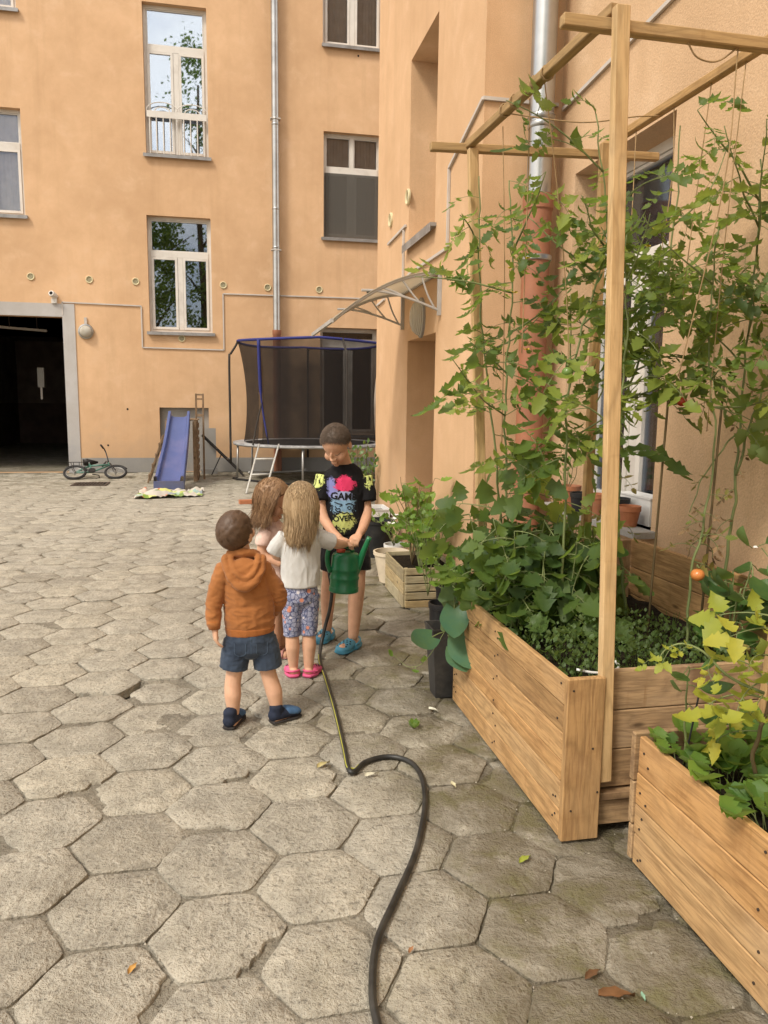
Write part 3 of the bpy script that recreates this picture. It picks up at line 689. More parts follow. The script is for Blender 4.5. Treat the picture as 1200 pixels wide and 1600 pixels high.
# ================================================================ slatted crate, pots and tubs
cr_ = thing('slatted_crate', 'old pale slatted wooden crate with leafy plants beside the stair bay', 'crate', (1.46,5.6,0))
for k in range(5): board('slat', cr_, (1.275,5.31,.032+.061*k), (1.675,5.31,.032+.061*k+rng.uniform(-.003,.003)), .052, .014, (0,0,1), M['wood_crate'])
for k in range(3): board('slat', cr_, (1.265,5.322,.052+.098*k), (1.272,5.98,.052+.098*k), .094, .014, (0,0,1), M['wood_crate'])
for k in range(3): board('slat', cr_, (1.676,5.322,.052+.098*k), (1.676,5.98,.052+.098*k), .094, .014, (0,0,1), M['wood_crate'])
for k in range(3): board('slat', cr_, (1.275,5.99,.05+.1*k), (1.668,5.99,.05+.1*k), .085, .014, (0,0,1), M['wood_crate'])
for x in (1.285,1.655): board('corner_post', cr_, (x,5.333,.01), (x,5.333,.30), .028, .028, (1,0,0), M['wood_crate'])
MB().box((1.28,5.35,.20),(1.665,5.975,.262)).build('soil', M['soil'], cr_)
M['blackplastic'] = plain('black_plastic', (.016,.016,.017), .5, .3, 10, .1, dirt=(.05,.045,.04))
M['greyplastic'] = plain('dusty_black_plastic', (.040,.038,.036), .6, .3, 10, .15, dirt=(.10,.09,.075))
M['terracotta'] = plain('terracotta_clay', (.42,.16,.075), .8, .15, 12, .2, dirt=(.30,.18,.12))
M['cream'] = plain('cream_plastic', (.62,.52,.38), .5, .1, 6, .05, dirt=(.45,.36,.26))
M['whiteplastic'] = plain('white_plastic', (.72,.71,.68), .45, .06, 6, .05)
def pot(name, label, loc, r0, r1, h, mat, cat='plant pot', group=None, square=False, rim=True, n=22, soil=True):
    t_ = thing(name, label, cat, loc, group)
    m = Matrix.Translation(Vector(loc))
    if square: m = m @ Matrix.Rotation(R(45),4,'Z'); n = 4; r0 *= 1.38; r1 *= 1.38
    prof = [(r0,0),(r1,h-.03 if rim else h),(r1*1.06,h-.028),(r1*1.07,h),(r1*.97,h),(r1*.94,h-.04),(r0*.95,.02)] if rim else [(r0,0),(r0*1.02,.01),(r1,h-.012),(r1*1.04,h-.010),(r1*1.045,h),(r1*.97,h),(r0*.95,.02)]
    MB().lathe(prof, n, m, True, True).build('shell', mat, t_, 'auto')
    if soil: MB().lathe([(r1*.93,h-.045),(r1*.3,h-.035),(.003,h-.033)], n, m, False, True).build('soil', M['soil'], t_)
    return t_
pot('square_tub', 'tall square black plastic tub at the far left corner of the large planter', (1.092,3.672,0), .056, .084, .37, M['greyplastic'], 'tub', None, True, False)
pot('bucket', 'round black bucket just behind the square black tub', (1.155,3.92,0), .06, .076, .42, M['blackplastic'], 'bucket', None, False, True)
pot('bucket', 'farthest black bucket, half hidden by leaves beside the planter', (1.27,4.2,0), .06, .076, .45, M['blackplastic'], 'bucket', None, False, True)
pot('plant_pot', 'cream rounded pot behind the slatted crate', (1.36,6.18,0), .10, .145, .26, M['cream'])
pot('plant_pot', 'small white pot with petunias by the stair bay', (1.54,6.80,0), .08, .11, .20, M['whiteplastic'])
pot('plant_pot', 'terracotta pot on the ground behind the boy beside the crate', (1.42,6.50,0), .07, .10, .17, M['terracotta'])
pot('plant_pot', 'black pot standing behind the petunias', (1.45,7.25,0), .12, .16, .36, M['blackplastic'])
pot('white_tub', 'white plastic tub at the foot of the stair bay behind the boy', (1.47,7.85,0), .17, .20, .40, M['whiteplastic'], 'tub', None, True, False)
zs = .83
pot('plant_pot', 'wide terracotta pot at the far end of the window sill', (2.20,4.66,zs), .065, .085, .14, M['terracotta'])
pot('plant_pot', 'black pot in the middle of the window sill', (2.19,4.43,zs), .055,.068,.12, M['blackplastic'])
pot('plant_pot', 'small terracotta pot beside the black pot mid-sill', (2.21,4.29,zs), .05,.062,.13, M['terracotta'])
pot('plant_pot', 'black pot next to the bright terracotta pot at the near end of the sill', (2.20,4.00,zs), .055,.068,.14, M['blackplastic'])
pot('plant_pot', 'bright terracotta pot at the near end of the window sill', (2.19,3.85,zs), .045,.062,.115, M['terracotta'])
tg = thing('seed_tray', 'white plastic tray on the window sill behind the pots', 'tray', (2.28,3.98,zs)); MB().box((2.29,3.80,zs+.001),(2.40,4.14,zs+.15)).build('body', M['whiteplastic'], tg); MB().box((2.285,3.795,zs+.1505),(2.405,4.145,zs+.16)).build('lid', M['whiteplastic'], tg)

# ================================================================ hose
t = NT('black_hose_rubber'); v = t.coords('Object'); M['hose'] = t.finish(t.mix(t.ramp(t.noise(v,14,4),[(.4,0),(.7,1)]), (.016,.016,.015), (.045,.042,.036)), .42, t.bump(t.noise(v,220,2),.15,.001), .4)
M['hose_stripe'] = plain('yellow_hose_stripe', (.36,.35,.06), .5)
HZ = .0135
hp = [(.42,.9,HZ),(.352,1.35,HZ),(.339,1.624,HZ),(.350,1.747,HZ),(.395,1.907,HZ),(.491,2.088,HZ),(.606,2.306,HZ),(.708,2.579,HZ),(.752,2.795,HZ),(.735,2.935,HZ),(.656,2.995,HZ),(.556,2.965,HZ),(.492,2.888,HZ),(.474,2.92,HZ+.004),(.486,3.103,HZ),(.506,3.523,HZ),(.517,3.962,HZ),(.520,4.24,HZ),(.545,4.40,.05),(.578,4.45,.16),(.602,4.44,.26),(.612,4.42,.384),(.590,4.40,.53),(.596,4.37,.66),(.625,4.31,.69),(.64,4.29,.64)]
hs = thing('garden_hose', 'black garden hose snaking over the slabs up to the watering can', 'hose', (.42,.9,0))
hpts = bez(hp, 200); MB().tube(hpts, .0108, 10).build('tube', M['hose'], hs, True)
st = [p+Vector((-.0062,0,.0068)) for p in hpts if p.y > 2.9 and p.x < .53 and p.z < .04]
MB().tube(st, .0032, 5).build('stripe', M['hose_stripe'], hs, True)

# ================================================================ watering can
M['green'] = plain('green_plastic', (.012,.165,.062), .32, .12, 6, .04, spec=.5, dirt=(.03,.13,.06))
M['red'] = plain('faded_red_plastic', (.42,.07,.035), .45)
wc = thing('watering_can', 'green plastic watering can held by the children, with a red filler', 'watering can', (.665,4.28,.4))
mw = Matrix.Translation((.662,4.28,.408)) @ Matrix.Rotation(R(3),4,'Y') @ Matrix.Diagonal((1,.78,1,1))
prof = [(.078,0),(.086,.006),(.086,.03),(.082,.034),(.082,.075),(.086,.08),(.086,.09),(.082,.095),(.082,.125),(.086,.13),(.086,.14),(.082,.145),(.081,.20),(.079,.215),(.07,.228),(.05,.236),(.032,.238)]
MB().lathe(prof, 34, mw, True, True).build('body', M['green'], wc, 'auto')
MB().lathe([(.024,.238),(.028,.252),(.018,.258)], 18, Matrix.Translation((.642,4.262,.408)) @ Matrix.Diagonal((1,.8,1,1)), True, True).build('filler', M['red'], wc, 'auto')
MB().tube(bez([(.585,4.275,.53),(.567,4.27,.58),(.566,4.265,.64),(.585,4.262,.672),(.63,4.265,.682),(.69,4.275,.672),(.715,4.28,.645)],24), .0135, 10).build('handle', M['green'], wc, True)
pts = bez([(.722,4.28,.50),(.748,4.268,.57),(.770,4.25,.645),(.800,4.225,.735)],15)
MB().tube(pts, [.024-.010*i/(len(pts)-1) for i in range(len(pts))], 12).build('spout', M['green'], wc, True)

# ================================================================ slide and its pallet tower
M['blue'] = plain('blue_slide_plastic', (.080,.108,.26), .30, .10, 3, .05, spec=.5, dirt=(.16,.16,.30))
M['bluegrey'] = plain('worn_blue_plastic', (.085,.10,.20), .4, .15, 5, .05, spec=.45, dirt=(.12,.11,.13))
slide = thing('slide', 'faded blue plastic slide against the back wall', 'slide', (-.87,13.4,0))
NS = 26; cs = []; 
def bed(k):   # k 0 bottom .. 1 top
    y = 12.78+1.68*k
    zz = .165 + 1.0*(max(0,k-.10)/.90)**1.12 if k > .10 else .165
    zz += .03*math.sin(k*math.pi*2.2)*(k > .10)
    return y, zz, -.885+.10*k, .235-.045*k
vs = []; fs = []
for i in range(NS+1):
    y, zz, cx, hw = bed(i/NS); rh = .085
    sec = [(-hw,-.10),(-hw,rh),(-hw+.012,rh+.014),(-hw+.045,rh+.012),(-hw+.062,.012),(-hw*.5,-.006),(0,-.010),(hw*.5,-.006),(hw-.062,.012),(hw-.045,rh+.012),(hw-.012,rh+.014),(hw,rh),(hw,-.10)]
    vs += [(cx+a, y, max(.004, zz+b)) for a, b in sec]
m_ = 13
for i in range(NS):
    for j in range(m_-1): fs.append((i*m_+j,(i+1)*m_+j,(i+1)*m_+j+1,i*m_+j+1))
sm = MB().add(vs, fs); sm.build('bed', M['blue'], slide, 'auto')
y, zz, cx, hw = bed(0)
MB().box((cx-hw,y-.035,.004),(cx+hw,y-.001,.185)).build('foot', M['bluegrey'], slide)
MB().box((cx-hw+.005,y,.002),(cx-hw+.02,y+.4,.10)).build('side_skirt', M['bluegrey'], slide); MB().box((cx+hw-.02,y,.002),(cx+hw-.005,y+.4,.10)).build('side_skirt', M['bluegrey'], slide)
tw = thing('pallet_tower', 'stack of worn pallet wood behind the slide', 'pallet stack', (-.75,14.9,0))
for k in range(8):
    zz = .06+.135*k; board('slat', tw, (-.475,14.45,zz), (-.475,15.35,zz), .085, .02, (0,0,1), M['wood_pallet']); board('block', tw, (-.50,14.45,zz+.0675),(-.50,14.57,zz+.0675), .05,.06,(0,0,1), M['wood_pallet'])
    board('slat', tw, (-1.02,14.45,zz), (-1.02,15.35,zz), .085, .02, (0,0,1), M['wood_pallet'])
for k in range(7): board('slat', tw, (-1.03,14.50+.13*k,1.12), (-.46,14.50+.13*k,1.12), .105, .02, (0,1,0), M['wood_pallet'])
for x in (-1.0,-.52):
    for y in (14.44,15.36): board('stud', tw, (x,y,.0),(x,y,1.10), .07,.045,(1,0,0), M['wood_pallet'])
lf = thing('wooden_rack', 'small upright wooden rack standing on the pallets beside the slide', 'rack', (-.45,14.9,1.1))
for x in (-.50,-.375): board('upright', lf, (x,14.8,.0 if x>-.42 else 1.131),(x+.006,14.8,1.60),.034,.03,(1,0,0),M['wood_pallet'])
for zz in (1.20,1.50,1.58): board('rung', lf, (-.482,14.8,zz),(-.387,14.8,zz),.05 if zz<1.5 else .03,.02,(0,0,1),M['wood_pallet'])
ld = thing('leaning_slats', 'rough little slat ladder leaning left of the slide', 'ladder', (-1.2,14.3,0))
for y in (14.2,14.6): board('rail', ld, (-1.34,y,.01),(-1.06,y,.85),.06,.03,(0,1,0),M['wood_pallet'])
for k in range(4):
    f = .15+.22*k; board('rung', ld, (-1.34+.28*f-.02,14.16,.01+.84*f),(-1.34+.28*f-.02,14.64,.01+.84*f),.06,.02,(0,0,1),M['wood_pallet'])
M['blacksteel'] = plain('black_painted_steel', (.022,.021,.021), .45, .3, 10, .1, dirt=(.06,.045,.035))
M['steel'] = plain('galvanised_tube', (.40,.39,.37), .38, .15, 6, .06, metal=.6, dirt=(.25,.22,.19))
tt = thing('folded_frame', 'black steel frame leaning beside the pallet stack', 'frame', (-.1,15.6,0))
for y in (15.35,15.85):
    MB().bar((-.42,y,.80),(.36,y-.15,.03),.045,.03,(0,1,0)).build('bar', M['blacksteel'], tt)
for f in (.02,.35,.62,.97): MB().bar((-.42+.78*f,15.35-.15*f,.80-.77*f),(-.42+.78*f,15.85-.15*f,.80-.77*f),.03,.03).build('crossbar', M['blacksteel'], tt)
MB().bar((-.25,15.45,.02),(-.05,15.45,.44),.03,.02,(0,1,0)).build('strut', M['blacksteel'], tt)
gp = thing('grey_panel', 'grey plastic panel standing by the wall right of the slide', 'panel', (-.37,15.95,0)); MB().box((-.44,15.95,.10),(-.16,16.0,.92)).build('sheet', M['plinth'], gp); MB().box((-.46,15.88,.0),(-.14,16.05,.0995)).build('foot', M['plinth'], gp)

# crumpled patterned blanket under the slide's foot
t = NT('printed_blanket'); v = t.coords('Object'); vo = t.n('TexVoronoi', Vector=v, Scale=7.0)
cc = t.ramp(vo.outputs['Color'], [(0,(.55,.50,.42)),(.45,(.50,.46,.40)),(.5,(.16,.26,.05)),(.62,(.62,.60,.20)),(.72,(.20,.36,.42)),(.82,(.55,.18,.08)),(.9,(.6,.56,.48))]); M['blanket'] = t.finish(cc, .85, t.bump(t.noise(v,60,3),.3,.004), .1)
bl = MB(); vs = []; fs = []; n1, n2 = 44, 26
for j in range(n2+1):
    for i in range(n1+1):
        u, w_ = i/n1, j/n2; x = -1.33+.98*u; y = 11.92+.86*w_
        wob = .05*mnoise.noise(Vector((u*3,w_*3,2))); x += wob; y += .16*mnoise.noise(Vector((u*2.2,w_*1.5,7)))+.18*u
        zz = .014+.13*abs(mnoise.noise(Vector((u*5,w_*4,1))))+.035*abs(mnoise.noise(Vector((u*13,w_*9,4))))
        if .12 < u < .76 and w_ > .70: zz = .006
        vs.append((x,y,zz))
for j in range(n2):
    for i in range(n1): a = j*(n1+1)+i; fs.append((a,a+1,a+n1+2,a+n1+1))
tag(bl.add(vs,fs).build('blanket', M['blanket'], None, True), 'crumpled printed blanket on the ground at the foot of the slide', 'blanket')

# ================================================================ trampoline
tp = thing('trampoline', 'round trampoline with safety net in the back corner', 'trampoline', (1.64,14.84,0))
CX_, CY_, RT, ZT = 1.64, 14.84, 1.45, .70
M['tmat'] = plain('black_jump_mat', (.022,.022,.024), .7, .2, 20, .1)
M['tpad'] = plain('pale_edge_pad', (.42,.42,.42), .5, .35, 9, .1, dirt=(.10,.10,.11))
M['bluefab'] = plain('blue_pole_sleeve', (.028,.034,.17), .65, .15, 10, .2)
M['foam'] = plain('dark_pole_foam', (.045,.038,.032), .8, .2, 10, .2)
circ = lambda r, z, n=64, a0=0, a1=2*math.pi: [(CX_+r*math.cos(a0+(a1-a0)*i/n), CY_+r*math.sin(a0+(a1-a0)*i/n), z) for i in range(n)]
MB().tube(circ(RT,ZT-.02), .024, 8, closed=True).build('rim_tube', M['steel'], tp, True)
mt = MB(); a, b = circ(.002,ZT,48), circ(1.23,ZT-.005,48); mt.add(b, [tuple(range(48))]); mt.build('mat', M['tmat'], tp)
pd_ = MB(); a, b = circ(1.24,ZT+.004,64), circ(1.475,ZT+.012,64); pd_.add(a+b+circ(1.475,ZT-.02,64), [(i,(i+1)%64,64+(i+1)%64,64+i) for i in range(64)]+[(64+i,64+(i+1)%64,128+(i+1)%64,128+i) for i in range(64)]); pd_.build('edge_pad', M['tpad'], tp)
for ang in (190, 258, 330, 30, 90, 140):
    a = R(ang); ca, sa = math.cos(a), math.sin(a); a2 = R(ang+34)
    p = [(CX_+1.41*ca,CY_+1.41*sa,ZT-.03),(CX_+1.43*ca,CY_+1.43*sa,.06)]
    MB().tube(p, .019, 8).build('leg', M['steel'], tp, True)
for a_, b_ in ((190,258),(330,30),(90,140)):
    q = [(CX_+1.43*math.cos(R(k)),CY_+1.43*math.sin(R(k)),.03) for k in (a_,b_)]
    MB().tube(bez([(q[0][0],q[0][1],.06),(q[0][0],q[0][1],.024),(q[1][0],q[1][1],.024),(q[1][0],q[1][1],.06)],14), .019, 8).build('foot_bar', M['blacksteel'] if a_==190 else M['steel'], tp, True)
ZN = 2.58
for ang in (181, 86, -72, 5):
    a = R(ang); ca, sa = math.cos(a), math.sin(a); ro, ri = 1.52, 1.36
    MB().tube(bez([(CX_+ro*ca,CY_+ro*sa,.30),(CX_+ro*ca,CY_+ro*sa,1.2),(CX_+ro*ca,CY_+ro*sa,2.25),(CX_+(ro-.03)*ca,CY_+(ro-.03)*sa,2.34),(CX_+(ri+.03)*ca,CY_+(ri+.03)*sa,2.50),(CX_+ri*ca,CY_+ri*sa,ZN)],20), .021, 8).build('pole', M['foam'], tp, True)
bt = MB(); pts = []
for i in range(72):
    a = 2*math.pi*i/72; pts.append((CX_+1.36*math.cos(a), CY_+1.36*math.sin(a), ZN-.03*abs(math.sin(a*2))))
bt.tube(pts, .024, 8, closed=True); bt.build('top_sleeve', M['bluefab'], tp, True)
t = NT('safety_net'); v = t.coords('UV') if False else t.coords('Object'); 
wv = t.noise(v, 3, 3); df = t.n('BsdfDiffuse', Color=(.028,.024,.022)); trn = t.n('BsdfTransparent'); mx = t.n('MixShader'); t.put(mx.inputs[0], t.ramp(wv, [(.3,.62),(.7,.74)]))
t.t.links.new(trn.outputs[0], mx.inputs[1]); t.t.links.new(df.outputs[0], mx.inputs[2]); t.t.links.new(mx.outputs[0], t.out.inputs[0]); M['net'] = t.m
nt = MB(); vs = []; fs = []; NA, NZ = 72, 14
for j in range(NZ+1):
    f = j/NZ; zz = ZT+.02+(ZN-ZT-.05)*f; pinch = .10*math.sin(f*math.pi)**.8
    for i in range(NA):
        a = 2*math.pi*i/NA; r = 1.27+.09*f-pinch*(.6+.4*math.cos(a*2))
        vs.append((CX_+r*math.cos(a), CY_+r*math.sin(a), zz))
for j in range(NZ):
    for i in range(NA):
        ad = 360*(i+.5)/NA
        if 214 < ad < 222 and j < 7: continue        # entrance slit
        fs.append((j*NA+i, j*NA+(i+1)%NA, (j+1)*NA+(i+1)%NA, (j+1)*NA+i))
nt.add(vs, fs).build('net', M['net'], tp, True)
a = R(222); e0 = (CX_+1.37*math.cos(a), CY_+1.37*math.sin(a))
MB().tube(bez([(e0[0],e0[1],ZN-.01),(e0[0]+.02,e0[1]+.06,1.9),(e0[0]+.06,e0[1]+.10,1.35),(e0[0]+.16,e0[1]+.02,ZT+.02)],16), [.030]*8+[.016]*9, 8).build('entry_strip', M['bluefab'], tp, True)
MB().tube(bez([(e0[0]+.05,e0[1]+.1,1.45),(e0[0]-.06,e0[1]+.02,1.0),(e0[0]-.12,e0[1]-.05,ZT)],10), .014, 6).build('strap', M['foam'], tp, True)
M['ladderw'] = plain('white_ladder_tube', (.52,.50,.45), .45, .12, 8, .05, dirt=(.33,.30,.26))
la = thing('trampoline_ladder', 'short pale metal ladder hooked on the trampoline rim', 'ladder', (.45,12.6,0))
for dx in (0,.34): MB().tube([(.335+dx*.92,12.42+dx*.55,.01),(.60+dx,13.62-.1*dx,ZT+.03)], .016, 8).build('rail', M['ladderw'], la, True)
for f in (.36,.68):
    a0 = Vector((.335,12.42,.01)).lerp(Vector((.60,13.62,ZT+.03)), f); a1 = Vector((.335+.34*.92,12.42+.187,.01)).lerp(Vector((.94,13.586,ZT+.03)), f)
    MB().tube([a0,a1], .016, 8).build('rung', M['ladderw'], la, True)

# ================================================================ child's bicycle lying by the wall
M['mint'] = plain('mint_bike_paint', (.07,.17,.13), .35, .1, 8, .03, spec=.5)
M['rubber'] = plain('tyre_rubber', (.028,.027,.026), .8, .2, 20, .3)
bk = thing('child_bicycle', 'small mint and black child bicycle lying against the wall by the gateway', 'bicycle', (-2.33,15.2,0))
mbk = Matrix.Translation((-2.36,15.0,.02)) @ Matrix.Rotation(R(4),4,'Z') @ Matrix.Rotation(R(-60),4,'X')
B = lambda x, z, y=0: mbk @ Vector((x, y, z))
def wheel(cx, cz, r):
    ty = MB().tube([B(cx+r*math.cos(a*math.pi/16), cz+r*math.sin(a*math.pi/16)) for a in range(32)], .024, 8, closed=True).build('wheel', M['rubber'], bk, True)
    MB().tube([B(cx+(r-.03)*math.cos(a*math.pi/16), cz+(r-.03)*math.sin(a*math.pi/16)) for a in range(32)], .009, 6, closed=True).build('rim', M['steel'], ty, True)
    sp = MB()
    for k in range(14): a = k*math.pi/7; sp.tube([B(cx,cz,.015*(-1)**k),B(cx+(r-.03)*math.cos(a),cz+(r-.03)*math.sin(a))], .0022, 4)
    tag(sp.build('spokes', M['steel'], ty), kind='stuff'); MB().tube([B(cx,cz,-.04),B(cx,cz,.04)], .018, 8).build('hub', M['steel'], ty)
WR = .185
wheel(-.36,WR,WR); wheel(.36,WR,WR)
fr = MB(); 
for a, b in (((-.36,WR),(-.06,.20)),((-.06,.20),(-.12,.46)),((-.06,.20),(.24,.42)),((-.10,.40),(.24,.44)),((-.36,WR),(-.11,.40)),((.24,.40),(.22,.50))): fr.tube([B(*a),B(*b)], .017, 8)
fr.build('frame', M['mint'], bk, True)
fk = MB()
for y in (-.045,.045): fk.tube([B(.36,WR,y),B(.25,.44,y*.6)], .012, 7)
fk.build('fork', M['blacksteel'], bk)
MB().tube(bez([B(.10,.74,-.24),B(.16,.72,-.12),B(.21,.54,-.04),B(.21,.54,.04),B(.16,.72,.12),B(.10,.74,.24)],20), .012, 8).build('handlebar', M['blacksteel'], bk, True)
for y in (-.24,.24): MB().tube([B(.13,.735,y*.72),B(.08,.745,y*1.05)], .018, 8).build('grip', M['rubber'], bk, True)
sd = MB(); pr = [(-.24,.05,.07),(-.16,.062,.085),(-.06,.03,.05),(.03,.016,.02)]; vs = []; 
for x, h, w_ in pr: vs += [B(x,.52,-w_),B(x,.52+h*.6,-w_*.7),B(x,.52+h,0),B(x,.52+h*.6,w_*.7),B(x,.52,w_)]
sd.add(vs, [(i*5+j,(i+1)*5+j,(i+1)*5+(j+1)%5,i*5+(j+1)%5) for i in range(3) for j in range(5)]+[(0,1,2,3,4),(15,19,18,17,16)]).build('saddle', M['blacksteel'], bk, True)
MB().tube([B(-.12,.44),B(-.13,.53)], .013, 8).build('seat_post', M['steel'], bk)
for cx, a0, a1 in ((-.36,20,150),(.36,30,130)):
    MB().tube([B(cx+(WR+.035)*math.cos(R(a)),WR+(WR+.035)*math.sin(R(a))) for a in range(a0,a1,10)], .018, 6).build('mudguard', M['blacksteel'], bk, True)
rk = MB()
for y in (-.06,.06): rk.tube([B(-.50,.44,y),B(-.16,.44,y)], .007, 5); rk.tube([B(-.36,WR,y*.7),B(-.45,.44,y)], .007, 5)
for x in (-.50,-.40,-.30,-.2): rk.tube([B(x,.44,-.06),B(x,.44,.06)], .006, 5)
rk.build('rack', M['blacksteel'], bk)
MB().lathe([(.065,-.012),(.065,.012)], 18, mbk @ Matrix.Translation((-.06,-.04,.20)) @ Matrix.Rotation(R(90),4,'X')).build('chain_wheel', M['blacksteel'], bk)
for s_ in (-1,1): MB().tube([B(-.06,.20,.05*s_),B(-.06+.12*s_,.20-.02,.06*s_),B(-.06+.12*s_,.20-.02,.13*s_)], .010, 6).build('pedal', M['rubber'], bk)

# drain grate, loose brick, litter
dg = thing('drain_grate', 'rusty slotted drain grate set in the paving in front of the bicycle', 'grate', (-2.3,14.1,0))
M['rustiron'] = plain('rusty_iron', (.075,.055,.042), .75, .3, 30, .3)
MB().box((-2.56,13.85,.0015),(-2.02,14.33,.005)).build('well', M['black'], dg)
for a, b in (((-2.58,13.82),(-2.0,13.86)),((-2.58,14.32),(-2.0,14.36)),((-2.58,13.8605),(-2.54,14.3195)),((-2.04,13.8605),(-2.0,14.3195))): MB().box((a[0],a[1],.001),(b[0],b[1],.016)).build('frame_bar', M['rustiron'], dg)
for k in range(9): x = -2.525+.052*k; MB().box((x,13.861,.006),(x+.024,14.319,.014)).build('bar', M['rustiron'], dg)
tag(MB().box((-.12,-.06,0),(.12,.06,.055)).build('loose_brick', M['terracotta'], None, m=Matrix.Translation((.32,11.25,.003)) @ Matrix.Rotation(R(8),4,'Z')), 'worn brick lying on the paving left of the children', 'brick')
for lb, cl, x, y, s_, rz in (('curled brown leaf near the planter corner',(.13,.065,.028),.93,1.68,.030,.4),('long rolled brown leaf on the nearest slabs',(.15,.07,.026),.955,1.60,.046,2.9),('ochre leaf on a slab at lower left',(.45,.25,.07),-.26,1.93,.022,1.1),('pale dry leaf by the kink in the hose',(.42,.36,.17),.38,2.98,.035,.6),('white petal scrap beyond the kink in the hose',(.55,.52,.40),.56,2.86,.03,.2),('tan leaf beside the black hose',(.30,.15,.07),.48,1.86,.016,.9),('yellow green sprig by the planter corner',(.30,.34,.05),.95,2.20,.03,.5),('pale green scrap beside the rolled brown leaf',(.22,.36,.25),1.02,1.585,.014,1.4),('small white scrap among the mossy slabs',(.60,.57,.46),.98,3.45,.03,2.2),('dry leaf near the black tub',(.45,.40,.25),.86,2.72,.024,1.7)):
    vs = []; fs = []
    for i in range(7):
        u = i/6; hw = .36*math.sin(math.pi*min(.98,u+.03))**.8*(1+.2*math.sin(i*2.7))
        for j in range(5): q = (j-2)/2; vs.append((s_*(u*2-1), s_*hw*q, .004+s_*(.22*q*q+.18*math.sin(u*3.2+q))*.9))
    for i in range(6):
        for j in range(4): a = i*5+j; fs.append((a,a+1,a+6,a+5))
    mm = plain('dry_leaf', cl, .8, .25, 40, .3)
    tag(MB().add(vs,fs).build('fallen_leaf', mm, None, True, m=Matrix.Translation((x,y,.004)) @ Matrix.Rotation(rz,4,'Z')), lb, 'leaf')
# ================================================================ people
from mathutils.bvhtree import BVHTree
def loft(mb, pts, ra, rb, side=(1,0,0), n=18, up_end=.35):
    """closed tube with elliptical sections: ra along side, rb across; rounded ends"""
    P = [Vector(p) for p in pts]; k = len(P); rings = []; sd0 = Vector(side)
    ra = [ra]*k if isinstance(ra,(int,float)) else list(ra); rb = [rb]*k if isinstance(rb,(int,float)) else list(rb)
    def ring(c, t, a, b):
        s = sd0-t*t.dot(sd0)
        if s.length < .05: s = t.orthogonal()
        s.normalize(); o = t.cross(s); return [c+s*a*math.cos(2*math.pi*j/n)+o*b*math.sin(2*math.pi*j/n) for j in range(n)]
    T = [(P[min(i+1,k-1)]-P[max(i-1,0)]).normalized() for i in range(k)]
    e0 = min(ra[0],rb[0])*up_end; e1 = min(ra[-1],rb[-1])*up_end
    rings.append(ring(P[0]-T[0]*e0*1.6, T[0], ra[0]*.35, rb[0]*.35)); rings.append(ring(P[0]-T[0]*e0, T[0], ra[0]*.75, rb[0]*.75))
    for i in range(k): rings.append(ring(P[i], T[i], ra[i], rb[i]))
    rings.append(ring(P[-1]+T[-1]*e1, T[-1], ra[-1]*.75, rb[-1]*.75)); rings.append(ring(P[-1]+T[-1]*e1*1.6, T[-1], ra[-1]*.35, rb[-1]*.35))
    vs = [v for r in rings for v in r]; fs = []; m = len(rings)
    for i in range(m-1):
        for j in range(n): fs.append((i*n+j,i*n+(j+1)%n,(i+1)*n+(j+1)%n,(i+1)*n+j))
    fs.append(tuple(range(n))[::-1]); fs.append(tuple((m-1)*n+j for j in range(n))); mb.add(vs, fs)
def limb(mb, pts, r, side=(1,0,0), n=16, sub=12, flat=1.0, ue=.35):
    """smooth limb through joints, radius at each joint"""
    P = [Vector(p) for p in pts]; Q = bez(P, sub*(len(P)-1)); k = len(Q); seg = len(P)-1; rr = []
    for i in range(k):
        f = i/(k-1)*seg; a = min(seg-1,int(f)); rr.append(r[a]+(r[a+1]-r[a])*(f-a))
    loft(mb, Q, rr, [x*flat for x in rr], side, n, ue)
def ellip(mb, c, rad, m3=None, nu=18, nv=12):
    vs = []; fs = []; m3 = m3 or Matrix.Identity(3); c = Vector(c)
    for i in range(nv+1):
        th = math.pi*(i+.001)/(nv+.002)
        for j in range(nu):
            ph = 2*math.pi*j/nu; vs.append(c+m3 @ Vector((rad[0]*math.sin(th)*math.cos(ph), rad[1]*math.sin(th)*math.sin(ph), rad[2]*math.cos(th))))
    for i in range(nv):
        for j in range(nu): fs.append((i*nu+j,(i+1)*nu+j,(i+1)*nu+(j+1)%nu,i*nu+(j+1)%nu))
    fs.append(tuple(range(nu))); fs.append(tuple(nv*nu+j for j in range(nu))[::-1]); mb.add(vs, fs)
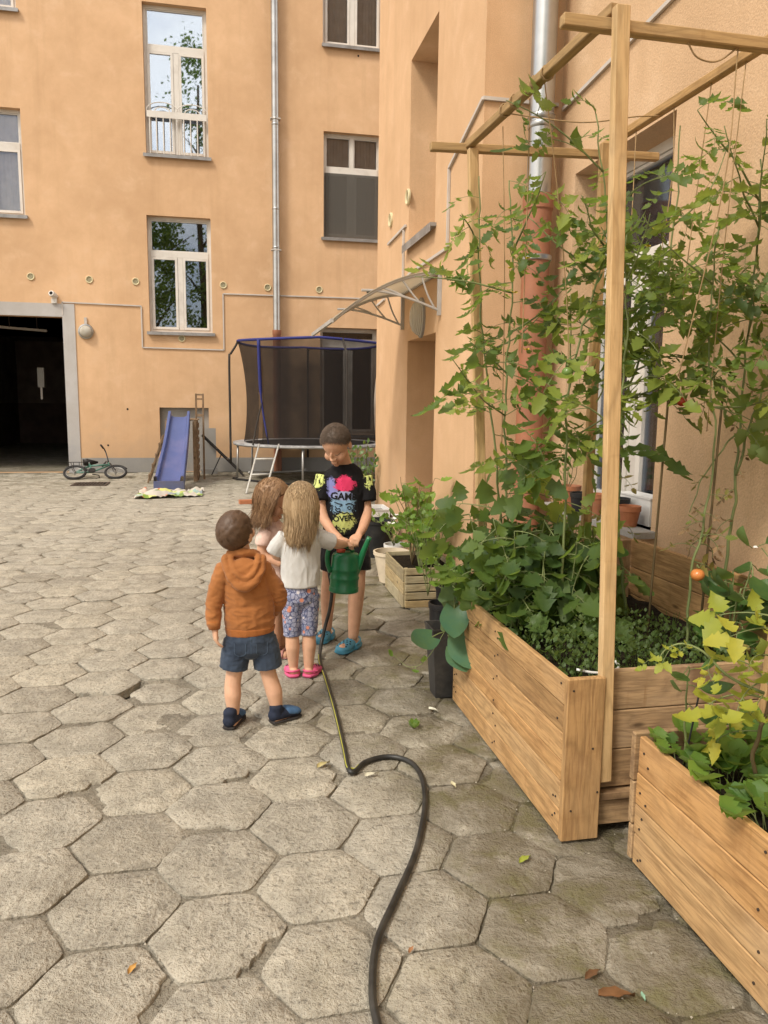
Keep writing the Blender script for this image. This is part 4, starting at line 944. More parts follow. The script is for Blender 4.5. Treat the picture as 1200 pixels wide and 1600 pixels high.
def fuse(mb, name, mat, parent, voxel=.004, it=6, wrinkle=0.0, wscale=18, wstretch=(1,1,1), seed=0):
    """overlapping closed shapes become one continuous surface"""
    me = bpy.data.meshes.new('tmp'); me.from_pydata(mb.v, [], mb.f); me.update()
    bm = bmesh.new(); bm.from_mesh(me); bmesh.ops.recalc_face_normals(bm, faces=bm.faces); bm.to_mesh(me); bm.free()
    o = bpy.data.objects.new('tmp', me); col.objects.link(o)
    r = o.modifiers.new('r','REMESH'); r.mode = 'VOXEL'; r.voxel_size = voxel
    s = o.modifiers.new('s','SMOOTH'); s.factor = .5; s.iterations = it
    dg_ = bpy.context.evaluated_depsgraph_get(); nm = bpy.data.meshes.new_from_object(o.evaluated_get(dg_)); bpy.data.objects.remove(o); bpy.data.meshes.remove(me)
    if wrinkle:
        ns = [v.normal.copy() for v in nm.vertices]
        for v, nv in zip(nm.vertices, ns):
            p = Vector((v.co.x*wstretch[0]*wscale+seed, v.co.y*wstretch[1]*wscale, v.co.z*wstretch[2]*wscale)); q_ = p+Vector((mnoise.noise(p*.7),mnoise.noise(p*.7+Vector((9,0,0))),0))*.8; w_ = 1.3*(.45-abs(mnoise.noise(q_))*1.6)+.6*(.4-abs(mnoise.noise(q_*2.2+Vector((5,1,2)))))
            v.co += nv*w_*wrinkle
    nm.name = name; nm.materials.clear(); nm.materials.append(mat); nm.polygons.foreach_set('use_smooth', [True]*len(nm.polygons)); nm.update()
    return inst(name, nm, parent)
def frame(fwd, upv=(0,0,1)):
    y = Vector(fwd).normalized(); u = Vector(upv); x = y.cross(u).normalized(); z = x.cross(y); return Matrix((x,y,z)).transposed()
def head(mb, c, m3, s=1.0):
    c = Vector(c); L = lambda p: c+m3 @ (Vector(p)*s)
    def el(p, r): ellip(mb, L(p), tuple(x*s for x in r), m3)
    el((0,-.008,.018),(.076,.092,.088)); el((0,.030,-.035),(.058,.062,.066)); el((0,.045,-.078),(.038,.042,.030)); el((0,.072,-.092),(.020,.018,.014))
    for q in (-1,1):
        el((q*.034,.060,-.040),(.028,.026,.030)); el((q*.080,-.006,-.014),(.009,.020,.028))
    el((0,.097,-.030),(.012,.015,.012)); el((0,.092,-.008),(.008,.010,.026)); el((0,.090,-.062),(.020,.011,.007)); el((0,.088,-.072),(.016,.011,.006))
    for q in (-1,1): el((q*.012,.093,-.034),(.008,.010,.007))
def hand(mb, wrist, d, palm_n, s=1.0, curl=.6, thumb=1, spread=.10):
    """palm and five separate fingers; d along the hand, palm_n out of the palm"""
    w = Vector(wrist); d = Vector(d).normalized(); pn = Vector(palm_n); pn = (pn-d*pn.dot(d)).normalized(); sd = d.cross(pn)*thumb
    pl_ = .058*s; loft(mb, [w-d*.012*s, w+d*pl_*.4, w+d*pl_*.85, w+d*pl_], [.018*s,.026*s,.029*s,.026*s], [.014*s,.013*s,.011*s,.010*s], sd, 14)
    for k, (off, ln) in enumerate(((.021,.050),(.0075,.056),(-.0065,.052),(-.020,.042))):
        p = w+d*pl_*.92+sd*off*s; q = d+sd*(off*spread*12); q.normalize(); pts = [p-q*.01*s]; cur = p; a = 0
        for seg in (.42,.32,.26):
            pts.append(cur.copy()); a += curl*(1 if len(pts) > 1 else .5); dd = q*math.cos(a*.75)+pn*math.sin(a*.75); cur = cur+dd*ln*seg*s
        pts.append(cur); limb(mb, pts, [.0072*s,.0070*s,.0066*s,.0060*s,.0050*s], sd, 10, 4)
    p = w+d*.014*s+sd*.022*s; limb(mb, [p-sd*.008*s, p+d*.018*s+sd*.012*s+pn*.006*s, p+d*.036*s+sd*.014*s+pn*.012*s, p+d*.050*s+sd*.010*s+pn*.018*s], [.010*s,.009*s,.0078*s,.0058*s], pn, 10, 4)
def haircap(name, c, m3, s, parent, mat, line, thick=.007, fuzz=.0015, seed=0, extra=0, fade=2.6, fo=.42):
    """hair following the skull; line(local dir) > 0 where hair grows"""
    c = Vector(c); vs = []; fs = []; nu, nv = 72, 48; dens = []
    for i in range(nv+1):
        th = math.pi*(i+.001)/(nv+.002)
        for j in range(nu):
            ph = 2*math.pi*j/nu; d = Vector((math.sin(th)*math.cos(ph), math.sin(th)*math.sin(ph), math.cos(th)))
            g_ = line(d)+.06*mnoise.noise(d*7+Vector((seed,0,0))); k = max(0.0,min(1.0,g_*5+.3)); k = k*k*(3-2*k)
            tx = thick*(1+.35*mnoise.noise(d*4+Vector((0,seed,0))))+fuzz*mnoise.noise(Vector((d.x*26,d.y*26,d.z*14)))
            dens.append(max(0.0,min(1.0,g_*fade+fo))); r = max(-.010, -.010+(tx+.010)*min(1,k*1.6))
            vs.append(c+m3 @ (Vector((d.x*(.076+r), d.y*(.092+r)-.008, d.z*(.088+r)+.018-extra*max(0,-d.z)*max(0,-d.y)))*s))
    for i in range(nv):
        for j in range(nu): fs.append((i*nu+j,(i+1)*nu+j,(i+1)*nu+(j+1)%nu,i*nu+(j+1)%nu))
    fs.append(tuple(range(nu))); fs.append(tuple(nv*nu+j for j in range(nu))[::-1])
    mb_ = MB().add(vs, fs); mb_.dens = dens; return mb_, vs
def hairbuild(mb, mat, parent):
    o = mb.build('hair', mat, parent, True); at_ = o.data.attributes.new('dens','FLOAT','POINT'); at_.data.foreach_set('value', mb.dens+[1.0]*(len(mb.v)-len(mb.dens)))
    tn = [.42]*len(mb.v); par = list(range(len(mb.v)))              # one tone for each strand
    rt_ = random.Random(3); i = len(mb.dens); hs_ = mb.strand if hasattr(mb,'strand') else 27
    while i < len(mb.v):
        q = min(1,max(0,rt_.gauss(.5,.26)))
        for j in range(i, min(i+hs_, len(mb.v))): tn[j] = q
        i += hs_
    a2 = o.data.attributes.new('tone','FLOAT','POINT'); a2.data.foreach_set('value', tn); return o
def fur(mb, c, m3, s, line, n, length, r, seed, crown=(0,-.35,.94), lift=.25, jit=.3):
    """short strands combed away from the crown"""
    rg = random.Random(seed); c = Vector(c); cr = Vector(crown).normalized(); k = 0
    while k < n:
        d = Vector((rg.gauss(0,1),rg.gauss(0,1),rg.gauss(0,1))).normalized(); k += 1
        if line(d)+rg.uniform(-.10,.05) < .0: continue
        tg = d-cr*d.dot(cr)*1.0; tg = (d*d.dot(cr)-cr) if tg.length < .01 else (d*(d.dot(cr))-cr)*1.0
        if tg.length < .05: tg = d.orthogonal()
        tg = tg.normalized()*1.0+Vector((rg.gauss(0,jit),rg.gauss(0,jit),rg.gauss(0,jit))); sw = d.cross(tg)*.5; tg = (tg+sw*.6).normalized()
        rad = Vector((.076,.092,.088)); p0 = Vector((d.x*(rad.x+.004),d.y*(rad.y+.004)-.008,d.z*(rad.z+.004)+.018)); l = length*rg.uniform(.6,1.2)
        e = (d+tg*l/.09).normalized(); p2 = Vector((e.x*(rad.x+.004+lift*l),e.y*(rad.y+.004+lift*l)-.008,e.z*(rad.z+.004+lift*l)+.018)); m_ = (d+tg*l/.18).normalized(); p1 = Vector((m_.x*(rad.x+.006+lift*l),m_.y*(rad.y+.006+lift*l)-.008,m_.z*(rad.z+.006+lift*l)+.018))
        mb.strand = 9; P = [c+m3 @ (q*s) for q in (p0,p1,p2)]; mb.tube(P, [r,r*.8,r*.25], 3, False)
def bvh_of(o):
    return BVHTree.FromPolygons([v.co.copy() for v in o.data.vertices], [tuple(p.vertices) for p in o.data.polygons])
def drape(pts, bv, dirv, off=.002):
    """lay points onto a surface along dirv"""
    out = []; dv = Vector(dirv).normalized()
    for p in pts:
        p = Vector(p); h = bv.ray_cast(p-dv*.5, dv)
        out.append(h[0]-dv*off if h[0] is not None else p)
    return out
def ribbon(pts, bv, dirv, r, off=.001, n=30): return MB().tube(drape(bez(pts, n), bv, dirv, off), r, 5)

def skinmat(name, c):
    t = NT(name); v = t.coords('Object'); n = t.noise(v, 22, 4)
    cc = t.mix(t.ramp(n, [(.3,0),(.7,1)]), (c[0]*.90,c[1]*.86,c[2]*.84), (c[0]*1.06,c[1]*1.04,c[2]*1.02))
    return t.finish(cc, .52, t.bump(t.noise(v,300,2),.12,.001), .3, 0, **{'Subsurface__Weight':.08, 'Subsurface__Radius':(.6,.25,.15), 'Subsurface__Scale':.01})
def hairmat(name, c, c2, stretch=(90,90,7)):
    t = NT(name); v = t.coords('Object', stretch); n = t.noise(v, 1.0, 4, .6); n2 = t.noise(t.coords('Object'), 9, 3)
    tn = t.n('Attribute', _attribute_name='tone').outputs['Fac']; cc = t.mix(t.ramp(t.math('ADD', t.math('MULTIPLY', n, .35), t.math('MULTIPLY', tn, .65)), [(.22,0),(.75,1)]), c, c2); cc = t.mix(t.ramp(n2, [(.4,0),(.75,.5)]), cc, sc3(c,.7)); at_ = t.n('Attribute', _attribute_name='dens')
    g_ = t.noise(t.coords('Object', (1,1,.5)), 420, 2, .5); al = t.ramp(t.math('SUBTRACT', t.math('ADD', at_.outputs['Fac'], .08), t.math('MULTIPLY', t.math('SUBTRACT', g_, .25), 1.6)), [(.02,0),(.12,1)])
    return t.finish(cc, .48, t.bump(n, .5, .003), .35, 0, Alpha=al)
def cloth(name, c, c2=None, rough=.85, weave=500, bmp=.2, blot=6):
    t = NT(name); v = t.coords('Object'); n = t.noise(v, blot, 5, .6); cc = t.mix(t.ramp(n, [(.35,0),(.7,1)]), c2 or sc3(c,.84), sc3(c,1.08)); w_ = t.noise(v, weave, 2)
    cc = t.mix(t.ramp(w_, [(.35,.25),(.6,0)]), cc, sc3(c,.6)); return t.finish(cc, rough, t.bump(w_, bmp, .0015), .15, 0, Sheen__Weight=.15)
M['skin'] = skinmat('tanned_skin', (.60,.345,.22)); M['skin_fair'] = skinmat('fair_skin', (.64,.39,.26))
M['hair_brown'] = hairmat('brown_hair', (.045,.025,.015), (.17,.10,.058), (60,60,25)); M['hair_dark'] = hairmat('cropped_brown_hair', (.075,.050,.034), (.20,.145,.105), (150,150,150))
M['hair_blond'] = hairmat('dark_blond_hair', (.27,.17,.085), (.72,.54,.33)); M['hair_light'] = hairmat('light_brown_hair', (.14,.07,.032), (.44,.27,.14))
M['hoodie'] = cloth('rust_orange_fleece', (.38,.148,.046)); M['hoodie_rib'] = cloth('rust_orange_rib', (.36,.125,.032), weave=180, bmp=.5)
M['denim'] = cloth('blue_denim', (.050,.070,.105), (.026,.038,.062), .8, 420, .35, 11); M['stitch'] = plain('denim_stitching', (.09,.13,.19), .8)
M['whitecloth'] = cloth('heather_white_cotton', (.60,.59,.56), (.52,.51,.49)); M['peach'] = cloth('peach_cotton', (.78,.55,.46)); M['blackcloth'] = cloth('black_cotton', (.014,.013,.014), weave=400)
M['navy'] = plain('navy_shoe_suede', (.016,.022,.042), .8, .3, 30, .3); M['blueshoe'] = plain('blue_shoe_upper', (.055,.12,.23), .7, .25, 30, .3); M['sole'] = plain('dark_sole', (.035,.03,.028), .8)
M['croc_pink'] = plain('pink_foam_clog', (.62,.10,.22), .5, .1, 14, .08); M['croc_blue'] = plain('blue_foam_clog', (.075,.26,.37), .5, .12, 14, .08); M['clog_hole'] = plain('clog_hole', (.015,.02,.025), .9); M['sandal'] = plain('rose_sandal', (.36,.17,.15), .6, .2, 20, .2)
# patterned leggings
t = NT('floral_leggings'); v = t.coords('Object'); vo = t.n('TexVoronoi', Vector=v, Scale=30.0); vd = t.n('TexVoronoi', Vector=v, Scale=42.0, _feature='DISTANCE_TO_EDGE'); nn = t.noise(v, 26, 4, .6, 1.2)
cc = t.mix(t.ramp(nn, [(.40,0),(.52,1)]), (.19,.22,.34), (.34,.35,.46)); cc = t.mix(t.ramp(vd.outputs[0], [(.04,.85),(.09,0)]), cc, (.045,.055,.13))
sel = t.n('SeparateColor', Color=vo.outputs['Color']).outputs[0]; fl = t.math('MULTIPLY', t.ramp(sel, [(.66,0),(.68,1)]), t.ramp(vo.outputs['Distance'], [(.30,1),(.42,0)])); cc = t.mix(fl, cc, (.66,.26,.17))
sel2 = t.math('MULTIPLY', t.ramp(sel, [(.22,1),(.24,0)]), t.ramp(vo.outputs['Distance'], [(.22,1),(.30,0)])); cc = t.mix(sel2, cc, (.62,.58,.60)); M['leggings'] = t.finish(cc, .8, None, .15)
# splattered shirt: black cloth with printed colour patches
t = NT('paint_splash_shirt'); P_ = t.coords('Object'); sp_ = t.n('SeparateXYZ', Vector=t.t.nodes.new('ShaderNodeTexCoord').outputs['Object'])
nz = t.noise(P_, 34, 9, .80, .8); nb = t.noise(t.coords('Object', (1,1,.35)), 60, 4, .6)
def blob(cx, cz, rx, rz, hard=.05, ns=1.5):
    dx = t.math('DIVIDE', t.math('SUBTRACT', sp_.outputs[0], cx), rx); dz = t.math('DIVIDE', t.math('SUBTRACT', sp_.outputs[2], cz), rz)
    d = t.math('ADD', t.math('MULTIPLY', dx, dx), t.math('MULTIPLY', dz, dz)); d = t.math('ADD', d, t.math('MULTIPLY', t.math('SUBTRACT', nz, .5), ns*2.6)); return t.ramp(d, [(.62-hard,1),(.62,0)])
cc = (.013,.012,.013)
cc = t.mix(blob(.695,.885,.088,.085), (.013,.012,.013,1), (.22,.36,.50,1)); cc = t.mix(blob(.628,.985,.040,.070), cc, (.22,.23,.48,1)); cc = t.mix(blob(.705,1.010,.082,.058), cc, (.66,.045,.13,1)); cc = t.mix(blob(.700,.785,.080,.070), cc, (.52,.56,.18,1))
cc = t.mix(blob(.694,.937,.082,.036,.06,.45), cc, (.30,.34,.52,1)); cc = t.mix(blob(.690,.803,.070,.032,.06,.45), cc, (.55,.60,.20,1))
for cx in (.548,.858):
    k = t.math('MULTIPLY', blob(cx,1.035,.040,.070,.05,1.5), t.ramp(nb, [(.40,0),(.46,1)])); cc = t.mix(k, cc, (.60,.66,.22,1))
fr_ = t.n('NewGeometry'); ny = t.n('SeparateXYZ', Vector=fr_.outputs['Normal']).outputs[1]; cc = t.mix(t.ramp(ny, [(.05,0),(.2,1)]), cc, (.013,.012,.013,1))
M['splash'] = t.finish(cc, .85, t.bump(t.noise(P_,450,2),.15,.001), .15)

def clog(parent, heel, toe, w, h, mat, strap=True, holes=True, name='clog'):
    """foam clog from heel to toe lying on the ground"""
    heel, toe = Vector(heel), Vector(toe); d = (toe-heel); L = d.length; d.normalize(); s = d.cross(Vector((0,0,1))); mb = MB()
    for zf, hh, ww in ((0.0,.014,1.0),):
        pts = [heel+d*L*f+Vector((0,0,.012)) for f in (.04,.2,.4,.6,.8,.94)]; loft(mb, pts, [w*k for k in (.36,.42,.43,.50,.52,.40)], .012, s, 16)
    pts = [heel+d*L*f for f in (.36,.48,.62,.78,.93)]; zt = (.60,.62,.55,.45,.28)
    loft(mb, [p+Vector((0,0,h*z*.5+.01)) for p, z in zip(pts, zt)], [w*k for k in (.43,.46,.50,.50,.36)], [h*z*.55+.006 for z in zt], s, 18)
    for q in (-1,1): limb(mb, [heel+d*L*f+s*q*w*.40*g+Vector((0,0,h*.26)) for f, g in ((.42,1.08),(.22,1.0),(.06,.72))], [h*.20,h*.17,h*.16], (0,0,1), 10, 5)
    limb(mb, [heel+s*w*.3+d*.02*L+Vector((0,0,h*.27)), heel-d*.01*L+Vector((0,0,h*.28)), heel-s*w*.3+d*.02*L+Vector((0,0,h*.27))], [h*.15]*3, (0,0,1), 10, 5)
    o = fuse(mb, name, mat, parent, .004, 4)
    if strap: MB().tube(bez([heel+d*L*.45+s*w*.47+Vector((0,0,h*.42)), heel+d*L*.15+s*w*.42+Vector((0,0,h*.62)), heel-d*L*.03+Vector((0,0,h*.72)), heel+d*L*.15-s*w*.42+Vector((0,0,h*.62)), heel+d*L*.45-s*w*.47+Vector((0,0,h*.42))],20), .006, 6).build('strap', mat, o, True)
    if holes:
        bv = bvh_of(o); mb = MB()
        for f, row in ((.55,(-.24,0,.24)),(.64,(-.34,-.12,.12,.34)),(.73,(-.26,0,.26)),(.82,(-.30,-.10,.12,.30))):
            for q in row:
                p = heel+d*L*f+s*w*q+Vector((0,0,.3)); hh = bv.ray_cast(p, Vector((0,0,-1)))
                if hh[0] is not None: mb.lathe([(.0052,-.002),(.0052,.0012)], 8, Matrix.Translation(hh[0]) @ hh[1].to_track_quat('Z','Y').to_matrix().to_4x4())
        tag(mb.build('vent_holes', M['clog_hole'], o), kind='stuff')
    return o
def shoe(parent, heel, toe, w, h):
    heel, toe = Vector(heel), Vector(toe); d = (toe-heel); L = d.length; d.normalize(); s = d.cross(Vector((0,0,1))); mb = MB(); Z = Vector((0,0,1))
    loft(mb, [heel+d*L*f+Z*(.018+h*.24*g) for f, g in ((.06,1),(.3,1),(.55,.9),(.78,.62),(.95,.45))], [w*k for k in (.36,.42,.44,.48,.34)], [h*.34,h*.34,h*.30,h*.24,h*.16], s, 16)
    limb(mb, [heel+d*L*.20+Z*.03, heel+d*L*.20+Z*h*.55, heel+d*L*.19+Z*h*.95], [w*.38,w*.40,w*.40], s, 14, 5)
    o = fuse(mb, 'shoe', M['navy'], parent, .004, 4)
    vm = MB(); loft(vm, [heel+d*L*f+Z*(.02+h*.24*g) for f, g in ((.50,1.15),(.65,1.0),(.80,.72),(.94,.5))], [w*k for k in (.43,.475,.49,.35)], [h*.34,h*.29,h*.24,h*.17], s, 16); fuse(vm, 'toe_cap', M['blueshoe'], o, .004, 3)
    sm_ = MB(); loft(sm_, [heel+d*L*f+Z*.009 for f in (.03,.2,.45,.75,.97)], [w*k for k in (.37,.44,.44,.52,.36)], .009, s, 16, .2); fuse(sm_, 'sole', M['sole'], o, .003, 2)
    return o

# ---------------------------------------------------------------- little boy in the orange hoodie, seen from behind
pa = thing('person', 'small boy in orange hoodie and denim shorts, back turned, looking up', 'person', (.10,3.48,0))
b = MB(); hm3 = frame((.50,.70,.42), (-.25,-.45,.86)); hc = Vector((.046,3.475,.908))
head(b, hc, hm3, .91)
loft(b, [(.078,3.48,.76),(.072,3.478,.80),(.060,3.476,.85)], [.052,.042,.042], [.045,.040,.042])
loft(b, [(.104,3.485,.40),(.10,3.485,.50),(.088,3.485,.60),(.080,3.485,.70),(.078,3.485,.765)], [.074,.082,.088,.090,.066], [.056,.062,.062,.058,.045])
limb(b, [(-.010,3.48,.742),(-.048,3.468,.62),(-.055,3.445,.475)], [.038,.031,.022]); hand(b, (-.055,3.443,.480), (.05,-.05,-1), (.9,.2,0), 1.0, .45, -1)
limb(b, [(.168,3.48,.738),(.232,3.50,.60),(.195,3.60,.475),(.15,3.65,.47)], [.038,.031,.024,.021]); hand(b, (.155,3.645,.47), (-.8,.5,.1), (0,.4,.9), .82, .8, 1)
limb(b, [(.062,3.483,.40),(.024,3.477,.225),(.020,3.466,.145),(.022,3.465,.055)], [.042,.037,.039,.026]); limb(b, [(.146,3.483,.40),(.188,3.477,.225),(.210,3.468,.145),(.222,3.470,.055)], [.042,.037,.039,.026])
for h_, t_ in (((.008,3.43,.025),(.055,3.545,.02)),((.205,3.455,.025),(.300,3.505,.02))): limb(b, [h_, t_], [.026,.022], (1,0,0), 12, 4)
fuse(b, 'body', M['skin_fair'], pa, .0036, 5)
c_ = MB()
loft(c_, [(.104,3.483,.462),(.103,3.482,.50),(.100,3.480,.56),(.092,3.480,.64),(.083,3.482,.71),(.076,3.482,.765),(.072,3.480,.800)], [.108,.116,.114,.110,.106,.080,.056], [.080,.088,.088,.084,.076,.062,.050])
limb(c_, [(-.002,3.482,.742),(-.050,3.466,.62),(-.060,3.446,.515),(-.058,3.440,.488)], [.046,.039,.033,.028]); limb(c_, [(.158,3.482,.738),(.236,3.500,.60),(.200,3.60,.492),(.18,3.625,.48)], [.046,.040,.033,.028])
ellip(c_, (.078,3.420,.738), (.078,.036,.062)); limb(c_, [(-.004,3.445,.800),(.012,3.405,.735),(.045,3.383,.690),(.080,3.377,.676),(.115,3.384,.690),(.148,3.408,.735),(.160,3.448,.800)], [.019,.020,.021,.021,.021,.020,.019], (0,1,0), 12, 6)
limb(c_, [(.020,3.435,.808),(.034,3.398,.755),(.058,3.382,.722),(.085,3.378,.715),(.108,3.385,.728),(.132,3.400,.765),(.142,3.435,.808)], [.013,.013,.013,.013,.013,.013,.013], (0,1,0), 10, 6)
limb(c_, [(.01,3.46,.812),(.05,3.43,.822),(.08,3.428,.824),(.12,3.44,.818),(.142,3.47,.808)], [.018]*5, (0,0,1), 10, 5)
hd = fuse(c_, 'hoodie', M['hoodie'], pa, .0042, 4, .0044, 13, (1,1,2.2), 3)
w_ = MB(); loft(w_, [(.105,3.483,.438),(.104,3.483,.452),(.104,3.483,.470)], [.111,.114,.116], [.083,.085,.086], up_end=.05); fuse(w_, 'waistband', M['hoodie_rib'], hd, .004, 1)
for p, q in (((-.059,3.444,.512),(-.0565,3.440,.472)),): MB().tube([p,Vector(p).lerp(Vector(q),.5),q], [.031,.030,.026], 14).build('cuff', M['hoodie_rib'], hd, True)
c_ = MB(); loft(c_, [(.104,3.484,.465),(.104,3.484,.41),(.104,3.484,.36)], [.106,.112,.108], [.078,.086,.082])
limb(c_, [(.050,3.484,.40),(.036,3.482,.34),(.026,3.480,.272)], [.068,.066,.066], (1,0,0), 18, 8, 1.0, .03); limb(c_, [(.156,3.484,.40),(.174,3.482,.34),(.184,3.480,.268)], [.068,.066,.066], (1,0,0), 18, 8, 1.0, .03)
ds = fuse(c_, 'denim_shorts', M['denim'], pa, .004, 3, .002, 24, (1,1,1.6), 8); bv = bvh_of(ds)
for x0 in (.030,.128):
    pk = MB(); g5 = [(x0+.050*i/5, 3.2, .405-.050*j/5-(.010 if j == 5 and i in (2,3) else 0)) for j in range(6) for i in range(6)]; pk.add(drape(g5, bv, (0,1,0), .0022), [(j*6+i,j*6+i+1,(j+1)*6+i+1,(j+1)*6+i) for j in range(5) for i in range(5)]); pk.build('pocket', M['denim'], ds, True)
    ribbon([(x0,3.2,.407),(x0,3.2,.372),(x0+.003,3.2,.356),(x0+.025,3.2,.346),(x0+.047,3.2,.356),(x0+.05,3.2,.372),(x0+.05,3.2,.407)], bv, (0,1,0), .0011, .002, 24).build('stitching', M['stitch'], ds)
ribbon([(.104,3.2,.445),(.104,3.2,.40),(.104,3.2,.36)], bv, (0,1,0), .0012, .001, 10).build('stitching', M['stitch'], ds)
shoe(pa, (-.006,3.405,0), (.058,3.560,0), .080, .085); shoe(pa, (.190,3.445,0), (.335,3.525,0), .080, .085)
mb, hv_ = haircap('hair', hc, hm3, .91, pa, None, lambda d: .55*d.z-1.0*d.y+.36+(.25 if d.y < -.2 and d.z > -.75 else 0), .011, .0022, 4); fur(mb, hc, hm3, .91, lambda d: .55*d.z-1.0*d.y+.30+(.25 if d.y < -.2 and d.z > -.75 else 0), 6500, .036, .0010, 6, (.1,-.45,.9), .12, .22); hairbuild(mb, M['hair_brown'], pa)

# ---------------------------------------------------------------- girl in the white T-shirt, seen from behind
pb_ = thing('person', 'girl with long blond hair, white T-shirt and flowered leggings, back turned', 'person', (.39,4.06,0))
b = MB(); hm3 = frame((.30,.90,-.25), (0,0,1)); hc = Vector((.398,4.065,.955)); head(b, hc, hm3, .98)
loft(b, [(.392,4.055,.79),(.395,4.058,.84),(.397,4.062,.88)], [.050,.038,.040], [.042,.036,.040])
loft(b, [(.392,4.06,.44),(.392,4.06,.53),(.392,4.06,.62),(.392,4.06,.72),(.392,4.06,.79)], [.066,.072,.076,.084,.065], [.050,.056,.058,.056,.042])
limb(b, [(.302,4.06,.775),(.262,4.08,.685),(.30,4.19,.635)], [.034,.027,.020]); hand(b, (.30,4.185,.635), (.4,.85,.1), (0,0,-1), .82, .6, 1)
limb(b, [(.482,4.06,.775),(.590,4.12,.724),(.655,4.215,.700)], [.035,.030,.022]); hand(b, (.652,4.212,.701), (.72,.62,-.10), (0,.15,-1), .85, .75, -1)
limb(b, [(.348,4.06,.45),(.345,4.055,.26),(.347,4.05,.17),(.352,4.06,.05)], [.042,.036,.039,.025]); limb(b, [(.436,4.06,.45),(.437,4.055,.26),(.437,4.05,.17),(.434,4.05,.05)], [.042,.036,.039,.025])
for h_, t_ in (((.354,4.035,.03),(.350,4.14,.025)),((.428,4.03,.03),(.478,4.12,.025))): limb(b, [h_, t_], [.026,.024], (1,0,0), 12, 4)
fuse(b, 'body', M['skin_fair'], pb_, .0036, 5)
c_ = MB(); loft(c_, [(.394,4.06,.512),(.393,4.06,.58),(.392,4.06,.66),(.392,4.06,.74),(.392,4.058,.795),(.394,4.058,.825)], [.104,.106,.106,.110,.090,.058], [.082,.080,.077,.072,.058,.044], up_end=.08)
limb(c_, [(.315,4.06,.782),(.272,4.074,.725),(.252,4.085,.690)], [.044,.045,.043], (1,0,0), 16, 6, 1.0, .03); limb(c_, [(.470,4.06,.782),(.528,4.085,.752),(.565,4.105,.735)], [.044,.047,.047], (0,0,1), 16, 6, 1.0, .03)
ts = fuse(c_, 't_shirt', M['whitecloth'], pb_, .0040, 3, .0046, 12, (1.5,1.5,.7), 5)
c_ = MB(); loft(c_, [(.392,4.06,.52),(.392,4.06,.47),(.392,4.06,.43)], [.089,.095,.092], [.070,.076,.074])
for x0, x1 in ((.348,.344),(.437,.437)): limb(c_, [(x0,4.06,.46),((x0+x1)/2,4.058,.35),(x1,4.054,.255),(x1,4.052,.232)], [.060,.053,.046,.045], (1,0,0), 16, 7, 1.0, .03)
fuse(c_, 'leggings', M['leggings'], pb_, .0038, 4, .0010, 30)
clog(pb_, (.352,4.015,0), (.338,4.165,0), .075, .062, M['croc_pink']); clog(pb_, (.420,4.005,0), (.500,4.135,0), .075, .062, M['croc_pink'])
mb, _ = haircap('hair', hc, hm3, .98, pb_, None, lambda d: .75*d.z-1.0*d.y+.50, .012, .0012, 9)
rg = random.Random(5); X3 = hm3
for k in range(4200):
    a = rg.uniform(-2.15,2.15); el = rg.uniform(-.25,1.35)                 # a = 0 is the back of the head
    dl = Vector((math.sin(a)*math.cos(el), -math.cos(a)*math.cos(el), math.sin(el))); rr = 1.13+.05*rg.random()
    p0 = hc+X3 @ Vector((dl.x*.076*rr, dl.y*.092*rr-.008, dl.z*.088*rr+.018)); wd = X3 @ Vector((math.sin(a), -math.cos(a), 0))
    lock = mnoise.noise(Vector((a*3.5,1,2)))
    zb = .752+.045*lock+rg.gauss(0,.010)+.06*max(0,abs(a)-1.2)
    wx = Vector((wd.x,wd.y,0)).normalized(); c0 = Vector((hc.x,hc.y,0)); sway = .010*mnoise.noise(Vector((a*5,7,2)))
    p1 = p0.lerp(c0+Vector((wx.x*.094,wx.y*.106,.88)), .55)+wx*.012*max(0,(p0.z-.93))*10; p2 = c0+Vector((wx.x*.084+sway,wx.y*.100-.004,.86)); p3 = c0+Vector((wx.x*.072*(1-.15*abs(lock))+sway*2-.012+rg.gauss(0,.004),wx.y*.082-.022+rg.gauss(0,.005),zb))
    if p0.z < .90: continue
    fly = 1 if rg.random() > .05 else 3.5; p2 += wx*.004*(fly-1)*rg.random(); p3 += Vector((rg.gauss(0,.008),rg.gauss(0,.006),rg.gauss(0,.012)))*(fly-1)
    pts = bez([p0, p1, p2, p2.lerp(p3,.5)+Vector((rg.gauss(0,.003),-.004,0)), p3], 8); mb.tube(pts, [.0014*(1-.6*(i/(len(pts)-1))**2) for i in range(len(pts))], 3, False)
hairbuild(mb, M['hair_blond'], pb_)

# ---------------------------------------------------------------- girl in the peach shirt, behind the other two
pc = thing('person', 'girl in peach shirt with tousled light brown hair, half hidden, looking down', 'person', (.27,4.40,0))
b = MB(); hm3 = frame((.80,-.22,-.50), (0,0,1)); hc = Vector((.262,4.35,.945)); head(b, hc, hm3, 1.0)
loft(b, [(.262,4.385,.77),(.260,4.378,.82),(.258,4.365,.88)], [.050,.040,.042], [.042,.038,.042])
loft(b, [(.285,4.40,.42),(.282,4.40,.52),(.275,4.395,.62),(.268,4.39,.71),(.265,4.385,.775)], [.070,.066,.064,.068,.055], [.088,.082,.082,.090,.070])
limb(b, [(.222,4.315,.755),(.203,4.305,.640),(.300,4.27,.585)], [.034,.027,.020]); hand(b, (.297,4.272,.587), (.9,-.1,.1), (0,0,-1), .82, .6, 1)
limb(b, [(.300,4.46,.755),(.33,4.46,.645),(.42,4.40,.66)], [.034,.027,.020]); hand(b, (.417,4.40,.66), (.9,-.2,.1), (0,0,-1), .82, .6, 1)
